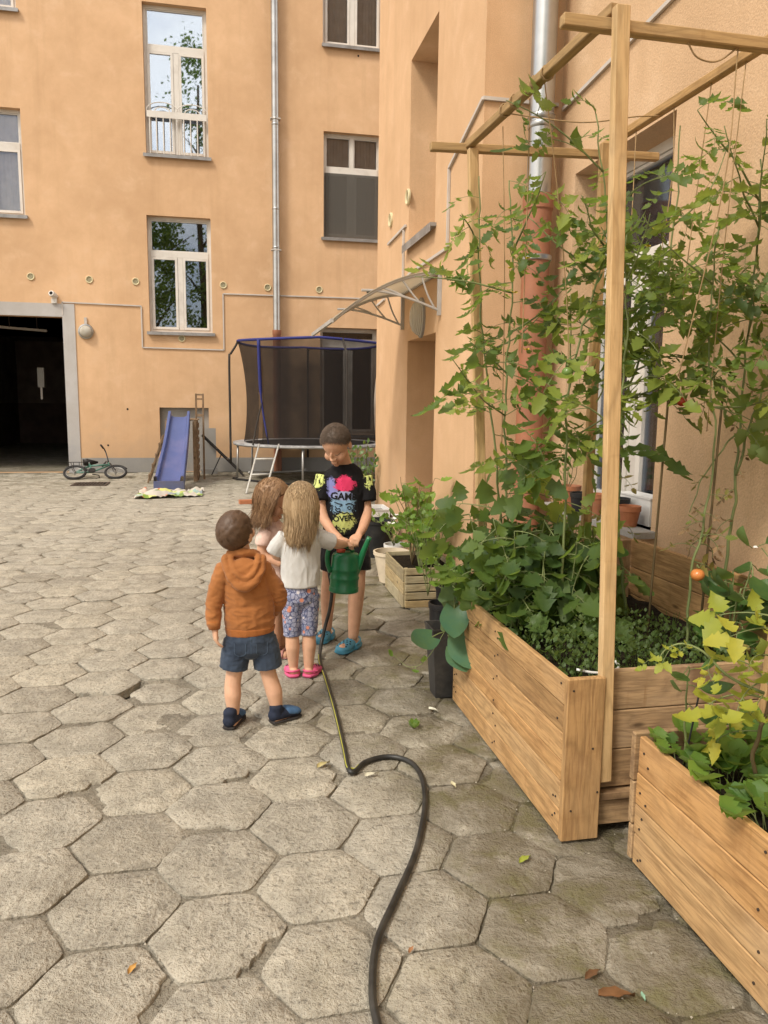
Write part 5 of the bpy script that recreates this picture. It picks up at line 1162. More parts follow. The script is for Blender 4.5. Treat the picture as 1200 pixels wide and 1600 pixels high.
limb(b, [(.275,4.36,.44),(.272,4.37,.25),(.270,4.38,.16),(.272,4.385,.05)], [.060,.042,.042,.026]); limb(b, [(.295,4.45,.44),(.310,4.46,.25),(.315,4.46,.16),(.318,4.46,.05)], [.060,.042,.042,.026])
for h_, t_ in (((.262,4.39,.03),(.335,4.355,.02)),((.305,4.47,.03),(.390,4.45,.02))): limb(b, [h_, t_], [.026,.023], (1,0,0), 12, 4)
bo = fuse(b, 'body', M['skin'], pc, .0036, 5)
c_ = MB(); loft(c_, [(.283,4.40,.47),(.281,4.40,.56),(.275,4.395,.65),(.268,4.39,.73),(.264,4.386,.785),(.262,4.384,.805)], [.086,.084,.080,.080,.068,.050], [.105,.100,.098,.102,.080,.056]); limb(c_, [(.232,4.325,.765),(.207,4.308,.722),(.201,4.305,.690)], [.042,.042,.040], (1,0,0), 14, 6, 1.0, .03); limb(c_, [(.295,4.45,.765),(.315,4.46,.722),(.325,4.46,.690)], [.042,.042,.040], (1,0,0), 14, 6, 1.0, .03)
fuse(c_, 't_shirt', M['peach'], pc, .0042, 4, .004, 16, (1.2,1.2,.8), 2)
c_ = MB(); loft(c_, [(.284,4.40,.49),(.285,4.40,.42),(.287,4.402,.34)], [.082,.098,.112], [.100,.114,.125]); fuse(c_, 'skirt', M['peach'], pc, .0045, 4, .004, 20, (1,1,.3), 4)
for (h_, t_) in (((.248,4.400,0),(.352,4.350,0)),((.292,4.478,0),(.405,4.450,0))):
    h_, t_ = Vector(h_), Vector(t_); d = (t_-h_).normalized(); s = d.cross(Vector((0,0,1))); L = (t_-h_).length; sm_ = MB(); loft(sm_, [h_+d*L*f+Vector((0,0,.008)) for f in (.04,.3,.6,.95)], [.026,.028,.033,.026], .008, s, 14, .2); so_ = fuse(sm_, 'sandal', M['sandal'], pc, .004, 2)
    for f, zt in ((.70,.048),(.48,.060),(.15,.058)): MB().tube(bez([h_+d*L*f+s*.031+Vector((0,0,.014)), h_+d*L*f+s*.02+Vector((0,0,zt*.92)), h_+d*L*f+Vector((0,0,zt)), h_+d*L*f-s*.02+Vector((0,0,zt*.92)), h_+d*L*f-s*.031+Vector((0,0,.014))],12), .0075, 6).build('strap', M['sandal'], so_, True)
mb, _ = haircap('hair', hc, hm3, 1.0, pc, None, lambda d: .62*d.z-1.0*d.y+.30, .013, .003, 13)
rg = random.Random(8)
for k in range(2600):
    a = rg.uniform(-2.0,2.0); el = rg.uniform(-.3,1.3); dl = Vector((math.sin(a)*math.cos(el), -math.cos(a)*math.cos(el), math.sin(el))); rr = 1.13+.07*rg.random()
    p0 = hc+hm3 @ Vector((dl.x*.076*rr, dl.y*.092*rr-.008, dl.z*.088*rr+.018)); wd = hm3 @ Vector((math.sin(a),-math.cos(a),-.3)); wx = Vector((wd.x,wd.y,0)).normalized(); lk = mnoise.noise(Vector((a*4,3,5)))
    p2 = Vector((hc.x,hc.y,0))+Vector((wx.x*.096,wx.y*.10,.885))+Vector((rg.gauss(0,.006),rg.gauss(0,.006),0)); p3 = Vector((hc.x-.02,hc.y,0))+Vector((wx.x*.092+.03*lk+rg.gauss(0,.008),wx.y*.10+rg.gauss(0,.010),.815+.05*lk+rg.gauss(0,.015)))
    if wx.x > .45: continue
    fly = 1 if rg.random() > .07 else 3.5; p2 += wx*.006*(fly-1)*rg.random(); p3 += Vector((rg.gauss(0,.010),rg.gauss(0,.008),rg.gauss(0,.012)))*(fly-1)
    pts = bez([p0, p0.lerp(p2,.5)+wx*.012, p2, p3], 8); mb.tube(pts, [.0014*(1-.6*(i/(len(pts)-1))**2) for i in range(len(pts))], 3, False)
hairbuild(mb, M['hair_light'], pc)
def face(o, hc, hm3, s, parent, brow, lid, lip):
    bv = bvh_of(o); f = hm3 @ Vector((0,1,0)); L = lambda x, z: hc+hm3 @ (Vector((x,.25,z))*s)
    for q in (-1,1):
        MB().tube(drape([L(q*(.014+.036*i/6), .022+.006*math.sin(i/6*math.pi)) for i in range(7)], bv, -f, .0004), [.0008,.0017,.0021,.0020,.0018,.0014,.0007], 5).build('eyebrow', brow, parent, True)
        MB().tube(drape([L(q*(.016+.030*i/6), -.006-.005*math.sin(i/6*math.pi)) for i in range(7)], bv, -f, .0002), [.0006,.0013,.0016,.0016,.0016,.0013,.0007], 5).build('eyelashes', lid, parent, True)
    MB().tube(drape([L(-.021+.042*i/8, -.0665+.0025*math.cos(i/8*6.28)) for i in range(9)], bv, -f, .0003), [.0006,.0018,.0024,.0026,.0023,.0026,.0024,.0018,.0006], 6).build('lips', lip, parent, True)
M['lip'] = plain('lips', (.40,.155,.115), .5); M['lash'] = plain('dark_lashes', (.020,.013,.010), .7)
face(bo, hc, hm3, 1.0, pc, M['hair_light'], M['lash'], M['lip'])

# ---------------------------------------------------------------- older boy facing us, holding the can
pd_b = thing('person', 'older boy in paint splashed black T-shirt and shorts, bending over the can', 'person', (.71,4.58,0))
b = MB(); hm3 = frame((-.36,-.62,-.70), (0,0,1)); hc = Vector((.650,4.530,1.248)); head(b, hc, hm3, 1.04)
loft(b, [(.712,4.62,1.07),(.705,4.615,1.13),(.690,4.592,1.18),(.672,4.57,1.22)], [.070,.050,.047,.048], [.055,.046,.047,.048])
loft(b, [(.715,4.60,.60),(.714,4.60,.70),(.712,4.60,.80),(.712,4.605,.92),(.712,4.61,1.02),(.712,4.615,1.07)], [.105,.102,.100,.112,.108,.074], [.078,.076,.074,.076,.070,.052])
limb(b, [(.606,4.605,1.030),(.572,4.572,.845),(.610,4.47,.745),(.655,4.40,.700)], [.034,.032,.028,.022]); hand(b, (.652,4.402,.702), (.70,-.60,-.25), (-.1,.2,-1), 1.0, .85, 1)
limb(b, [(.820,4.612,1.020),(.846,4.572,.838),(.808,4.47,.757),(.770,4.40,.722)], [.034,.033,.029,.022]); hand(b, (.773,4.402,.724), (-.50,-.62,-.48), (.05,.35,-.9), 1.0, .85, -1)
limb(b, [(.655,4.60,.62),(.630,4.63,.425),(.622,4.66,.28),(.617,4.675,.07)], [.076,.048,.047,.030]); limb(b, [(.775,4.59,.62),(.785,4.53,.43),(.772,4.51,.28),(.752,4.475,.07)], [.076,.049,.048,.031])
for h_, t_ in (((.63,4.69,.035),(.565,4.60,.028)),((.762,4.49,.035),(.670,4.385,.028))): limb(b, [h_, t_], [.033,.030], (1,0,0), 12, 4)
bo = fuse(b, 'body', M['skin'], pd_b, .0038, 5); face(bo, hc, hm3, 1.04, pd_b, M['hair_dark'], M['lash'], M['lip'])
c_ = MB(); loft(c_, [(.716,4.60,.700),(.715,4.60,.76),(.713,4.60,.84),(.712,4.605,.94),(.712,4.61,1.03),(.711,4.613,1.085),(.708,4.612,1.115)], [.132,.134,.130,.138,.138,.105,.066], [.102,.102,.098,.099,.092,.072,.055], up_end=.08)
limb(c_, [(.600,4.605,1.045),(.575,4.592,.96),(.565,4.578,.905)], [.060,.058,.056], (1,0,0), 16, 6, 1.0, .03); limb(c_, [(.826,4.612,1.035),(.848,4.595,.95),(.852,4.582,.895)], [.060,.059,.057], (1,0,0), 16, 6, 1.0, .03)
sh_ = fuse(c_, 't_shirt', M['splash'], pd_b, .0042, 4, .0036, 12, (1.3,1.3,.8), 1)
c_ = MB(); loft(c_, [(.716,4.60,.72),(.716,4.60,.65),(.716,4.595,.60)], [.124,.130,.128], [.096,.100,.098])
limb(c_, [(.656,4.60,.64),(.640,4.615,.55),(.630,4.63,.478)], [.086,.083,.082], (1,0,0), 16, 6, 1.0, .03); limb(c_, [(.776,4.592,.64),(.786,4.565,.55),(.790,4.548,.472)], [.086,.084,.083], (1,0,0), 16, 6, 1.0, .03); fuse(c_, 'shorts', M['blackcloth'], pd_b, .0045, 4, .003, 16, (1.3,1.3,.7), 6)
clog(pd_b, (.785,4.515,0), (.645,4.365,0), .100, .085, M['croc_blue']); clog(pd_b, (.645,4.725,0), (.545,4.575,0), .100, .085, M['croc_blue'])
mb, _ = haircap('hair', hc, hm3, 1.04, pd_b, None, lambda d: .95*d.z-.72*d.y+.13-.22*max(0,d.y-.5)+.10*abs(d.x), .0022, .0006, 17, 0, 1.5, .16); fur(mb, hc, hm3, 1.04, lambda d: .95*d.z-.72*d.y+.08-.22*max(0,d.y-.5)+.10*abs(d.x), 9000, .009, .0007, 16, (0,-.3,.95), .60, .5); hairbuild(mb, M['hair_dark'], pd_b)
# print on the shirt: lettering and scribbles laid onto the cloth
bv = bvh_of(sh_); M['ink'] = plain('black_print_ink', (.010,.010,.011), .8)
def lettering(txt, x, z, size, rot):
    cu = bpy.data.curves.new('txt','FONT'); cu.body = txt; cu.size = size; cu.align_x = 'CENTER'; cu.offset = size*.03; cu.resolution_u = 2
    o = bpy.data.objects.new('txt', cu); col.objects.link(o); dg_ = bpy.context.evaluated_depsgraph_get(); me = bpy.data.meshes.new_from_object(o.evaluated_get(dg_)); bpy.data.objects.remove(o)
    bm = bmesh.new(); bm.from_mesh(me); bmesh.ops.subdivide_edges(bm, edges=[e for e in bm.edges if e.calc_length() > .012], cuts=1)
    cr, sr_ = math.cos(rot), math.sin(rot)
    for v, p in zip(bm.verts, drape([(x+v.co.x*cr-v.co.y*sr_, 4.2, z+v.co.x*sr_+v.co.y*cr) for v in bm.verts], bv, (0,1,0), .0028)): v.co = p
    bm.to_mesh(me); bm.free(); me.materials.clear(); me.materials.append(M['ink']); return inst('lettering', me, sh_)
lettering('GAME', .694, .916, .058, R(-3)); lettering('OVER', .690, .787, .046, R(4))
for pts, r in (([(.640,4.2,.900),(.66,4.2,.892),(.685,4.2,.885),(.67,4.2,.875)],.003),([(.645,4.2,.875),(.655,4.2,.86),(.67,4.2,.862),(.672,4.2,.848),(.655,4.2,.845),(.645,4.2,.86)],.003),([(.705,4.2,.885),(.725,4.2,.892),(.748,4.2,.885),(.757,4.2,.865),(.745,4.2,.85),(.752,4.2,.835)],.0032),([(.715,4.2,.868),(.728,4.2,.875),(.738,4.2,.865),(.728,4.2,.856),(.716,4.2,.866)],.0026),([(.640,4.2,.838),(.66,4.2,.832),(.675,4.2,.842),(.695,4.2,.832),(.715,4.2,.838),(.735,4.2,.822),(.755,4.2,.818)],.003)):
    ribbon(pts, bv, (0,1,0), r, .0008, 24).build('scribble', M['ink'], sh_)
# ================================================================ leaves
def leafmat(name, stops, transl=.45, rough=.5, vein=True):
    t = NT(name); v = t.coords('Object'); rnd = t.objrand()
    c = t.ramp(rnd, stops); nz = t.noise(v, 30, 3)
    c = t.mix(t.ramp(nz, [(.35,.0),(.7,.45)]), c, t.mix(.5, c, (.16,.22,.04)))
    geo = t.n('NewGeometry'); c2 = t.mix(t.math('MULTIPLY', geo.outputs['Backfacing'], .45), c, (.20,.27,.13))
    b = t.n('BsdfPrincipled'); t.put(b.inputs['Base Color'], c2); t.put(b.inputs['Roughness'], rough); t.put(b.inputs['Specular IOR Level'], .35)
    t.put(b.inputs['Normal'], t.bump(t.noise(v, 110, 3), .35, .002))
    tl = t.n('BsdfTranslucent'); t.put(tl.inputs['Color'], t.mix(.6, c, (.30,.42,.03), 'SCREEN'))
    mx = t.n('MixShader', Fac=transl); t.t.links.new(b.outputs[0], mx.inputs[1]); t.t.links.new(tl.outputs[0], mx.inputs[2]); t.t.links.new(mx.outputs[0], t.out.inputs[0]); return t.m
G = [(0,(.042,.080,.026)),(.35,(.085,.145,.033)),(.7,(.155,.215,.043)),(1,(.28,.33,.06))]
M['leaf'] = leafmat('tomato_leaf', G)
M['leaf_dark'] = leafmat('dark_glossy_leaf', [(0,(.030,.085,.026)),(.6,(.050,.125,.032)),(1,(.085,.18,.042))], .3, .38)
M['leaf_bush'] = leafmat('bush_leaf', [(0,(.034,.072,.024)),(.5,(.060,.115,.030)),(1,(.12,.18,.04))])
M['leaf_mid'] = leafmat('fresh_green_leaf', [(0,(.085,.18,.035)),(.6,(.14,.26,.045)),(1,(.22,.36,.06))])
M['leaf_yellow'] = leafmat('yellowing_leaf', [(0,(.24,.30,.04)),(.5,(.40,.40,.05)),(1,(.52,.44,.06))], .4)
M['leaf_olive'] = leafmat('fading_leaf', [(0,(.14,.17,.04)),(.5,(.22,.20,.05)),(1,(.28,.20,.07))], .35)
M['leaf_dead'] = plain('withered_leaf', (.20,.125,.06), .85, .3, 30, .4)
M['leaf_blue'] = leafmat('blue_green_leaf', [(0,(.045,.12,.075)),(1,(.09,.19,.11))], .25, .4)
M['stem'] = plain('green_stem', (.17,.20,.075), .6, .25, 12, .2)
M['stem_brown'] = plain('woody_stem', (.15,.105,.05), .75, .25, 12, .3)
M['petal_w'] = plain('white_petal', (.75,.73,.70), .6, .05); M['petal_y'] = plain('yellow_petal', (.62,.46,.04), .6, .1)
M['tomato_r'] = plain('red_tomato_skin', (.45,.045,.018), .2, .12, 10, .02, spec=.5); M['tomato_o'] = plain('orange_tomato_skin', (.60,.21,.055), .22, .12, 10, .02, spec=.5); M['tomato_g'] = plain('green_tomato_skin', (.14,.22,.05), .25, .15, 10, .02, spec=.5)

def leaflet(mb, base, d, nrm, L, wd, rng, lobes=3, n=7, fold=.35, droop=.5, shape='ovate'):
    """one blade: midrib curved down, toothed edges, folded along the midrib"""
    d = Vector(d).normalized(); nrm = Vector(nrm); nrm = (nrm-d*nrm.dot(d)).normalized(); s = nrm.cross(d)
    p = Vector(base); vs = []; fs = []; ang = 0; step = L/(n-1)
    tw = rng.uniform(-.25,.25)
    for i in range(n):
        u = i/(n-1)
        if shape == 'heart': w = wd*(max(0.0, math.sin(math.pi*min(1,(u+.07)*.935)))**.55)*(1.22-.55*u) if u < .999 else 0
        elif shape == 'round': w = wd*max(0.0, math.sin(math.pi*(u*.93+.05)))**.55
        else: w = wd*max(0.0, math.sin(math.pi*(u**.75)))**.85
        if lobes and 0 < i < n-1: w *= 1.0+.25*(1 if i % 2 else -1)*(1-.3*u)
        if i in (0,) and shape != 'heart': w = wd*.06
        if i == n-1: w = 0.0
        sd = s*math.cos(tw*u)+nrm*math.sin(tw*u)
        back = d*(-.10*L if (lobes and i % 2) else .0)+ (d*(-L*(.17,.09,.03)[i]) if shape == 'heart' and i < 3 else Vector())
        e = nrm*(w*fold)
        vs += [p+sd*w+e-back*.0+back, p.copy(), p-sd*w+e+back]
        a = -droop*step/L*1.6; q = Matrix.Rotation(a, 3, s) if True else None
        d = (q @ d).normalized() if droop else d; nrm = s.cross(d)*-1 if False else (nrm-d*nrm.dot(d)).normalized()
        p = p+d*step
    for i in range(n-1):
        a = i*3; fs += [(a,a+1,a+4,a+3),(a+1,a+2,a+5,a+4)]
    mb.add(vs, fs)
def compound(seed, L=.30, pairs=3, mat=None, small=True, term=.38, wr=.27, lf=(.27,.39), arch=.13):
    rng = random.Random(seed); mb = MB(); mb.cur = 1
    pts = []; p = Vector((0,0,0)); d = Vector((1,0,.45)).normalized(); n = 12
    for i in range(n+1):
        pts.append(p.copy()); p += d*L/n; d = (d+Vector((0,rng.uniform(-.06,.06),-arch*(.6+.8*i/n)))).normalized()
    mb.tube(pts, [.0030*(1-.6*i/n) for i in range(n+1)], 5, False); mb.cur = 0
    for k in range(pairs):
        f = .30+.62*k/max(1,pairs-1)*.95; q = pts[min(n-1,int(f*n))]; t_ = (pts[min(n,int(f*n)+1)]-q).normalized(); grow = (.72+.38*math.sin(math.pi*(k+.8)/(pairs+.6)))
        for s in (-1,1):
            dr = (t_*.6+Vector((0,s,rng.uniform(-.55,.10)))).normalized(); ll = L*rng.uniform(*lf)*grow; q0 = q+t_*rng.uniform(-.012,.012); q1 = q0+dr*ll*.16
            mb.cur = 1; mb.tube([q0,q1], .0013, 4, False); mb.cur = 0
            leaflet(mb, q1, dr, (rng.uniform(-.5,.3),rng.uniform(-.3,.3),1), ll, ll*wr*rng.uniform(.8,1.15), rng, 3, 9, rng.uniform(.05,.5), rng.uniform(.1,1.1))
        if small and k < pairs-1:
            q = pts[min(n-1,int((f+.09)*n))]
            for s in (-1,1):
                ll = L*rng.uniform(.06,.10); leaflet(mb, q, t_*.4+Vector((0,s,rng.uniform(-.3,.3))), (0,0,1), ll, ll*.4, rng, 0, 4, .2, .4)
    ll = L*term; leaflet(mb, pts[-1], (pts[-1]-pts[-2]), (0,rng.uniform(-.3,.3),1), ll, ll*wr, rng, 3, 10, rng.uniform(.05,.4), rng.uniform(.3,1.0))
    return mb.mesh('leaf', [mat or M['leaf'], M['stem']], True)
def simple(seed, L=.11, wd=.40, mat=None, lobes=0, shape='ovate', pet=.05, droop=.7, n=8):
    rng = random.Random(seed); mb = MB(); mb.cur = 1; mb.tube([(0,0,0),(pet*.5,0,pet*.18),(pet,0,pet*.22)], .0022, 5, False); mb.cur = 0
    leaflet(mb, (pet,0,pet*.22), (1,0,.15), (0,0,1), L, L*wd, rng, lobes, n, rng.uniform(.1,.35), droop, shape); return mb.mesh('leaf', [mat or M['leaf_dark'], M['stem']], True)
def trifol(seed, L=.062, mat=None, pet=.09):
    rng = random.Random(seed); mb = MB(); mb.cur = 1
    pts = [(0,0,0),(.01,0,pet*.6),(.03,0,pet)]; mb.tube(pts, .0018, 5, False); mb.cur = 0
    for a in (-1.15,0,1.15):
        ll = L*rng.uniform(.9,1.1); leaflet(mb, (.03,0,pet), (math.cos(a),math.sin(a),.25), (0,0,1), ll, ll*.46, rng, 1, 9, rng.uniform(.1,.4), .6, 'round')
    return mb.mesh('leaf', [mat or M['leaf_mid'], M['stem']], True)
TOM = [compound(s, .25+.04*(s%4), 3 if s % 3 else 4) for s in range(10)]
TOMY = [compound(s+50, .17, 2, M['leaf_yellow'], True, .5, .30, (.36,.48)) for s in range(3)]
TOMO = [compound(s+60, .18, 2, M['leaf_olive']) for s in range(3)]
DEAD = [compound(s+70, .12, 2, M['leaf_dead'], True, .4, .22) for s in range(2)]
BUSH = [compound(s+80, .19, 2, M['leaf_bush'], False, .55, .34, (.38,.52)) for s in range(4)]
PEP = [simple(s+1, .14, .27, M['leaf_dark'], 0) for s in range(3)]
SER = [simple(s+9, .13, .26, M['leaf_dark'], 2) for s in range(3)]
CRT = [simple(s+20, .125, .32, M['leaf_mid'], 1) for s in range(4)]
HEART = [simple(s+30, .115, .40, M['leaf_blue'], 0, 'heart', .06, .4, 12) for s in range(3)]
STRB = [trifol(s+40) for s in range(4)]
VIGD = [simple(s+47, .05, .30, M['leaf_dark'], 0, pet=.02) for s in range(3)]
VIG = [simple(s+45, .05, .36, M['leaf_mid'], 0, pet=.02) for s in range(3)]
GA = 2.39996
def stem(parent, pts, r0, r1, mat='stem', name='stem', n=24):
    P = bez(pts, n); k = len(P); sd_ = pts[0][0]*13+pts[-1][1]*7
    for i in range(1, k): P[i] = P[i]+Vector((mnoise.noise(Vector((P[i].z*9+sd_,i*.21,1))), mnoise.noise(Vector((i*.21,P[i].z*9+sd_,4))), .3*mnoise.noise(Vector((sd_,2,i*.3)))))*min(.016, .004+r0*1.6)*min(1,i/4)
    MB().tube(P, [r0+(r1-r0)*i/(k-1) for i in range(k)], 6).build(name, M[mat], parent, True); return P
def leaves(parent, P, meshes, count, z0=0, z1=9, size=(.8,1.1), elev=(-.15,.5), rng=None, name='leaf', az0=0, taper=True, azr=None):
    C = [p for p in P if z0 <= p.z <= z1]
    if not C: return
    for i in range(count):
        f = (i+.5+rng.uniform(-.3,.3))/count; p = C[min(len(C)-1, max(0,int(f*len(C))))]
        az = az0+i*GA+rng.uniform(-.4,.4) if azr is None else rng.uniform(*azr)
        el = rng.uniform(*elev); d = Vector((math.cos(az)*math.cos(el), math.sin(az)*math.cos(el), math.sin(el)))
        s = rng.uniform(*size)*((1-.45*f) if taper else 1)
        if p.x+d.x*s*.3 > 2.20: d.x = -abs(d.x)
        inst(name, rng.choice(meshes), parent, aim(p, d, (rng.uniform(-.9,.3),rng.uniform(-1.1,.2),1), s, rng.uniform(-.6,.6)))
def flowers(parent, pts, r=.014, mat='petal_y'):
    for p in pts:
        mb = MB(); rng_ = random.Random(int(p[0]*1e4))
        for k in range(5):
            a = k*1.2566+rng_.random(); leaflet(mb, p, (math.cos(a),math.sin(a)-.4,.2), (0,-.4,1), r*1.3, r*.4, rng_, 0, 4, .1, .3)
        mb.build('flower', M[mat], parent)
def fruit(parent, p, r, mat):
    o = MB().lathe([(r*math.sin(a*math.pi/10), -r*.9*math.cos(a*math.pi/10)) for a in range(11)], 16, Matrix.Translation(Vector(p)), False, False).build('tomato', M[mat], parent, True)
    mb = MB(); rr = random.Random(1)
    for k in range(5): leaflet(mb, (p[0],p[1],p[2]+r*.88), (math.cos(k*1.26),math.sin(k*1.26),.25), (0,0,1), r*.9, r*.18, rr, 0, 4, .1, .6)
    mb.build('calyx', M['stem'], o)
def shoots(parent, P, n, rng, L=(.18,.42), meshes=TOM, per=5, size=(.5,.95), z0=.9, z1=2.5, azr=(0,6.28), rise=.35):
    C = [p for p in P if z0 <= p.z <= z1]
    for i in range(n):
        p = C[int((i+.5)/n*len(C))]; az = rng.uniform(*azr); l = rng.uniform(*L); d = Vector((math.cos(az),math.sin(az),rng.uniform(-.1,.9)))
        q1 = p+d*l*.5+Vector((0,0,.02)); q2 = p+d*l+Vector((0,0,rng.uniform(-.05,.12)))
        if q2.x > 2.15: q2.x = 2.15
        B_ = stem(parent, [p,q1,q2], .0045, .0018, n=10, name='branch'); leaves(parent, B_, meshes, per, 0, 9, size, (-.8,.3), rng, az0=az)

rng = random.Random(21)
def tomato(label, pts, r=.0060, lv=(20,.9,2.7), sh=(4,), size=(.7,1.12), shz=(1.0,2.4), azr=(0,6.28), meshes=TOM):
    t_ = thing('tomato_plant', label, 'plant', pts[0], 'tomato plants in the large planter')
    P = stem(t_, pts, r, .003, n=40); leaves(t_, P, meshes, lv[0], lv[1], lv[2], size, (-.75,.25), rng)
    if sh[0]: shoots(t_, P, sh[0], rng, z0=shz[0], z1=shz[1], azr=azr, meshes=meshes)
    return t_, P
t1, P1 = tomato('tomato plant at the far left edge of the planter, spilling over the left rail', [(1.267,3.2,.5),(1.22,3.2,1.1),(1.2,3.2,1.58),(1.2,3.15,2.0),(1.185,3.2,2.42)], lv=(14,1.05,2.45), sh=(6,), azr=(2.6,6.6), shz=(1.15,2.2))
flowers(t1, [(1.17,3.12,2.05),(1.19,3.10,1.95),(1.22,3.05,2.08),(1.25,3.1,1.72)])
t2, P2 = tomato('tall tomato plant climbing the left rear post', [(1.33,3.40,.5),(1.24,3.42,1.3),(1.16,3.44,1.9),(1.135,3.45,2.50)], lv=(10,1.2,2.55), sh=(3,), size=(.5,.8), azr=(3.6,6.6))
t3, P3 = tomato('tallest tomato plant, rising left of the near trellis post to the top', [(1.374,2.9,.5),(1.36,2.9,1.1),(1.358,2.9,1.58),(1.45,2.88,2.0),(1.475,2.88,2.2),(1.415,2.9,2.60)], lv=(13,1.0,2.65), sh=(7,), size=(.7,1.05), shz=(1.2,2.45))
t4, P4 = tomato('bushy tomato plant directly behind the near trellis post', [(1.47,2.72,.5),(1.49,2.72,1.2),(1.50,2.74,1.75),(1.47,2.72,2.12)], lv=(11,1.25,2.2), sh=(6,), shz=(1.3,2.1))
fruit(t4, (1.30,2.80,1.62), .022, 'tomato_g')
t5, P5 = tomato('tomato plant with a bare thick stem right of the near post', [(1.741,3.0,.5),(1.68,3.0,.85),(1.655,3.0,1.07),(1.639,3.0,1.40),(1.72,3.0,1.70),(1.80,3.0,1.95),(1.84,3.0,2.3),(1.835,3.0,2.62)], .0080, (11,1.45,2.55), (7,), (.65,1.0), (1.4,2.35))
fruit(t5, (1.835,2.86,1.515), .022, 'tomato_r'); flowers(t5, [(1.66,2.85,2.18),(1.70,2.84,2.2),(1.61,2.8,2.1)])
t6, P6 = tomato('rightmost tomato plant, bare below and leafy at the top, by the wall', [(2.01,2.75,.5),(2.032,2.75,1.0),(2.03,2.75,1.25),(2.03,2.75,1.54),(2.02,2.72,2.02),(2.0,2.70,2.42)], .0078, (8,1.62,2.45), (6,), (.6,.95), (1.55,2.35), (1.8,5.4))
stem(t6, [(2.03,2.75,1.22),(2.06,2.70,1.50),(2.09,2.64,1.72)], .006, .003, name='branch'); stem(t6, [(2.03,2.75,1.40),(1.95,2.72,1.34),(1.85,2.70,1.22),(1.80,2.7,1.08)], .004, .002, name='branch')
t7, P7 = tomato('slim tomato plant leaning between the post and the wall with a ripe orange fruit', [(1.80,2.66,.5),(1.80,2.66,.86),(1.84,2.66,1.05),(1.87,2.68,1.35),(1.82,2.68,1.75),(1.78,2.62,2.15)], .0065, (8,1.45,2.1), (5,), (.6,.95), (1.4,2.05))
fruit(t7, (1.80,2.62,.845), .027, 'tomato_o')
leaves(t7, P7, TOMO, 7, .85, 1.3, (.6,.95), (-.5,.3), rng); leaves(t5, P5, TOMO, 4, .9, 1.4, (.6,.9), (-.5,.2), rng); leaves(t7, P7, DEAD, 7, .95, 1.15, (.7,1.1), (-.9,.0), rng); leaves(t6, P6, DEAD, 6, 1.0, 1.6, (.6,.9), (-1.2,-.2), rng)
for k, (x, y, zt) in enumerate(((1.72,2.82,1.55),(1.88,2.70,1.6))):
    tag(MB().tube([(x,y,.45),(x+.03,y,zt)], .005, 7).build('garden_cane', M['stem_brown'], None, True), ('thin brown cane among the bare tomato stems','thin brown cane nearest the wall among the tomatoes')[k], 'cane')
# dense low growth at the planter's left end
for k, (lb, x, y, h, nlv) in enumerate((('bushy leafy plant at the far left end of the large planter',1.22,3.36,.50,34),('dense dark leafy plant along the planter left edge',1.24,3.08,.48,36),('dense leafy plant in the middle of the planter, droopy',1.38,3.18,.52,36),('leafy plant left of the near post with hanging leaves',1.42,2.96,.46,30),('leafy plant between the bare stems and the far boards',1.58,3.30,.42,22))):
    t_ = thing('leafy_plant', lb, 'plant', (x,y,.5), 'low leafy plants in the large planter')
    for b in range(4):
        a = b*1.57+k; P = stem(t_, [(x,y,.5),(x+.05*math.cos(a),y+.05*math.sin(a),.5+h*.5),(x+.11*math.cos(a),y+.11*math.sin(a),.5+h*rng.uniform(.8,1.1))], .005, .002, n=12)
        leaves(t_, P, (BUSH+SER[:1]) if k % 2 else BUSH, nlv//4+2, .56, 2, (.8,1.3), (-.9,.25), rng, taper=False)
# herbs as ground cover in the planter
hb = MB(); hm = [M['leaf'], M['stem']]
for i in range(3000):
    x = rng.uniform(1.15,1.95); y = rng.uniform(2.37,3.0); h = (.05+.16*max(0,.5+mnoise.noise(Vector((x*6,y*6,3)))))*(1 if x < 1.6 else .6)
    if rng.random() < (x-1.5)*1.2: continue
    z = .52+h*rng.random(); az = rng.uniform(0,6.28); L = rng.choice((.008,.012,.018,.030))*rng.uniform(.8,1.2)
    leaflet(hb, (x,y,z), (math.cos(az),math.sin(az),rng.uniform(-.2,.5)), (0,0,1), L, L*.36, rng, 0, 4, .3, .7)
for i in range(240):
    x = rng.uniform(1.15,1.9); y = rng.uniform(2.37,3.0); hb.tube([(x,y,.5),(x+rng.uniform(-.03,.03),y+rng.uniform(-.03,.03),.52+.12*rng.random())], .0012, 3, False)
M['herb'] = leafmat('herb_leaf', [(0,(.060,.105,.030)),(1,(.12,.175,.045))], .35)
tag(hb.build('herb_cover', M['herb'], None, True), 'low dark carpet of small-leaved herbs on the planter soil', 'herbs', None, 'stuff')
tag(MB().tube(bez([(1.20,2.40,.575),(1.27,2.38,.566),(1.36,2.40,.57),(1.40,2.50,.565)],14), .005, 6).build('wire_hoop', M['whiteplastic'], None, True), 'thin white hoop lying on the herbs by the planter corner', 'hoop')
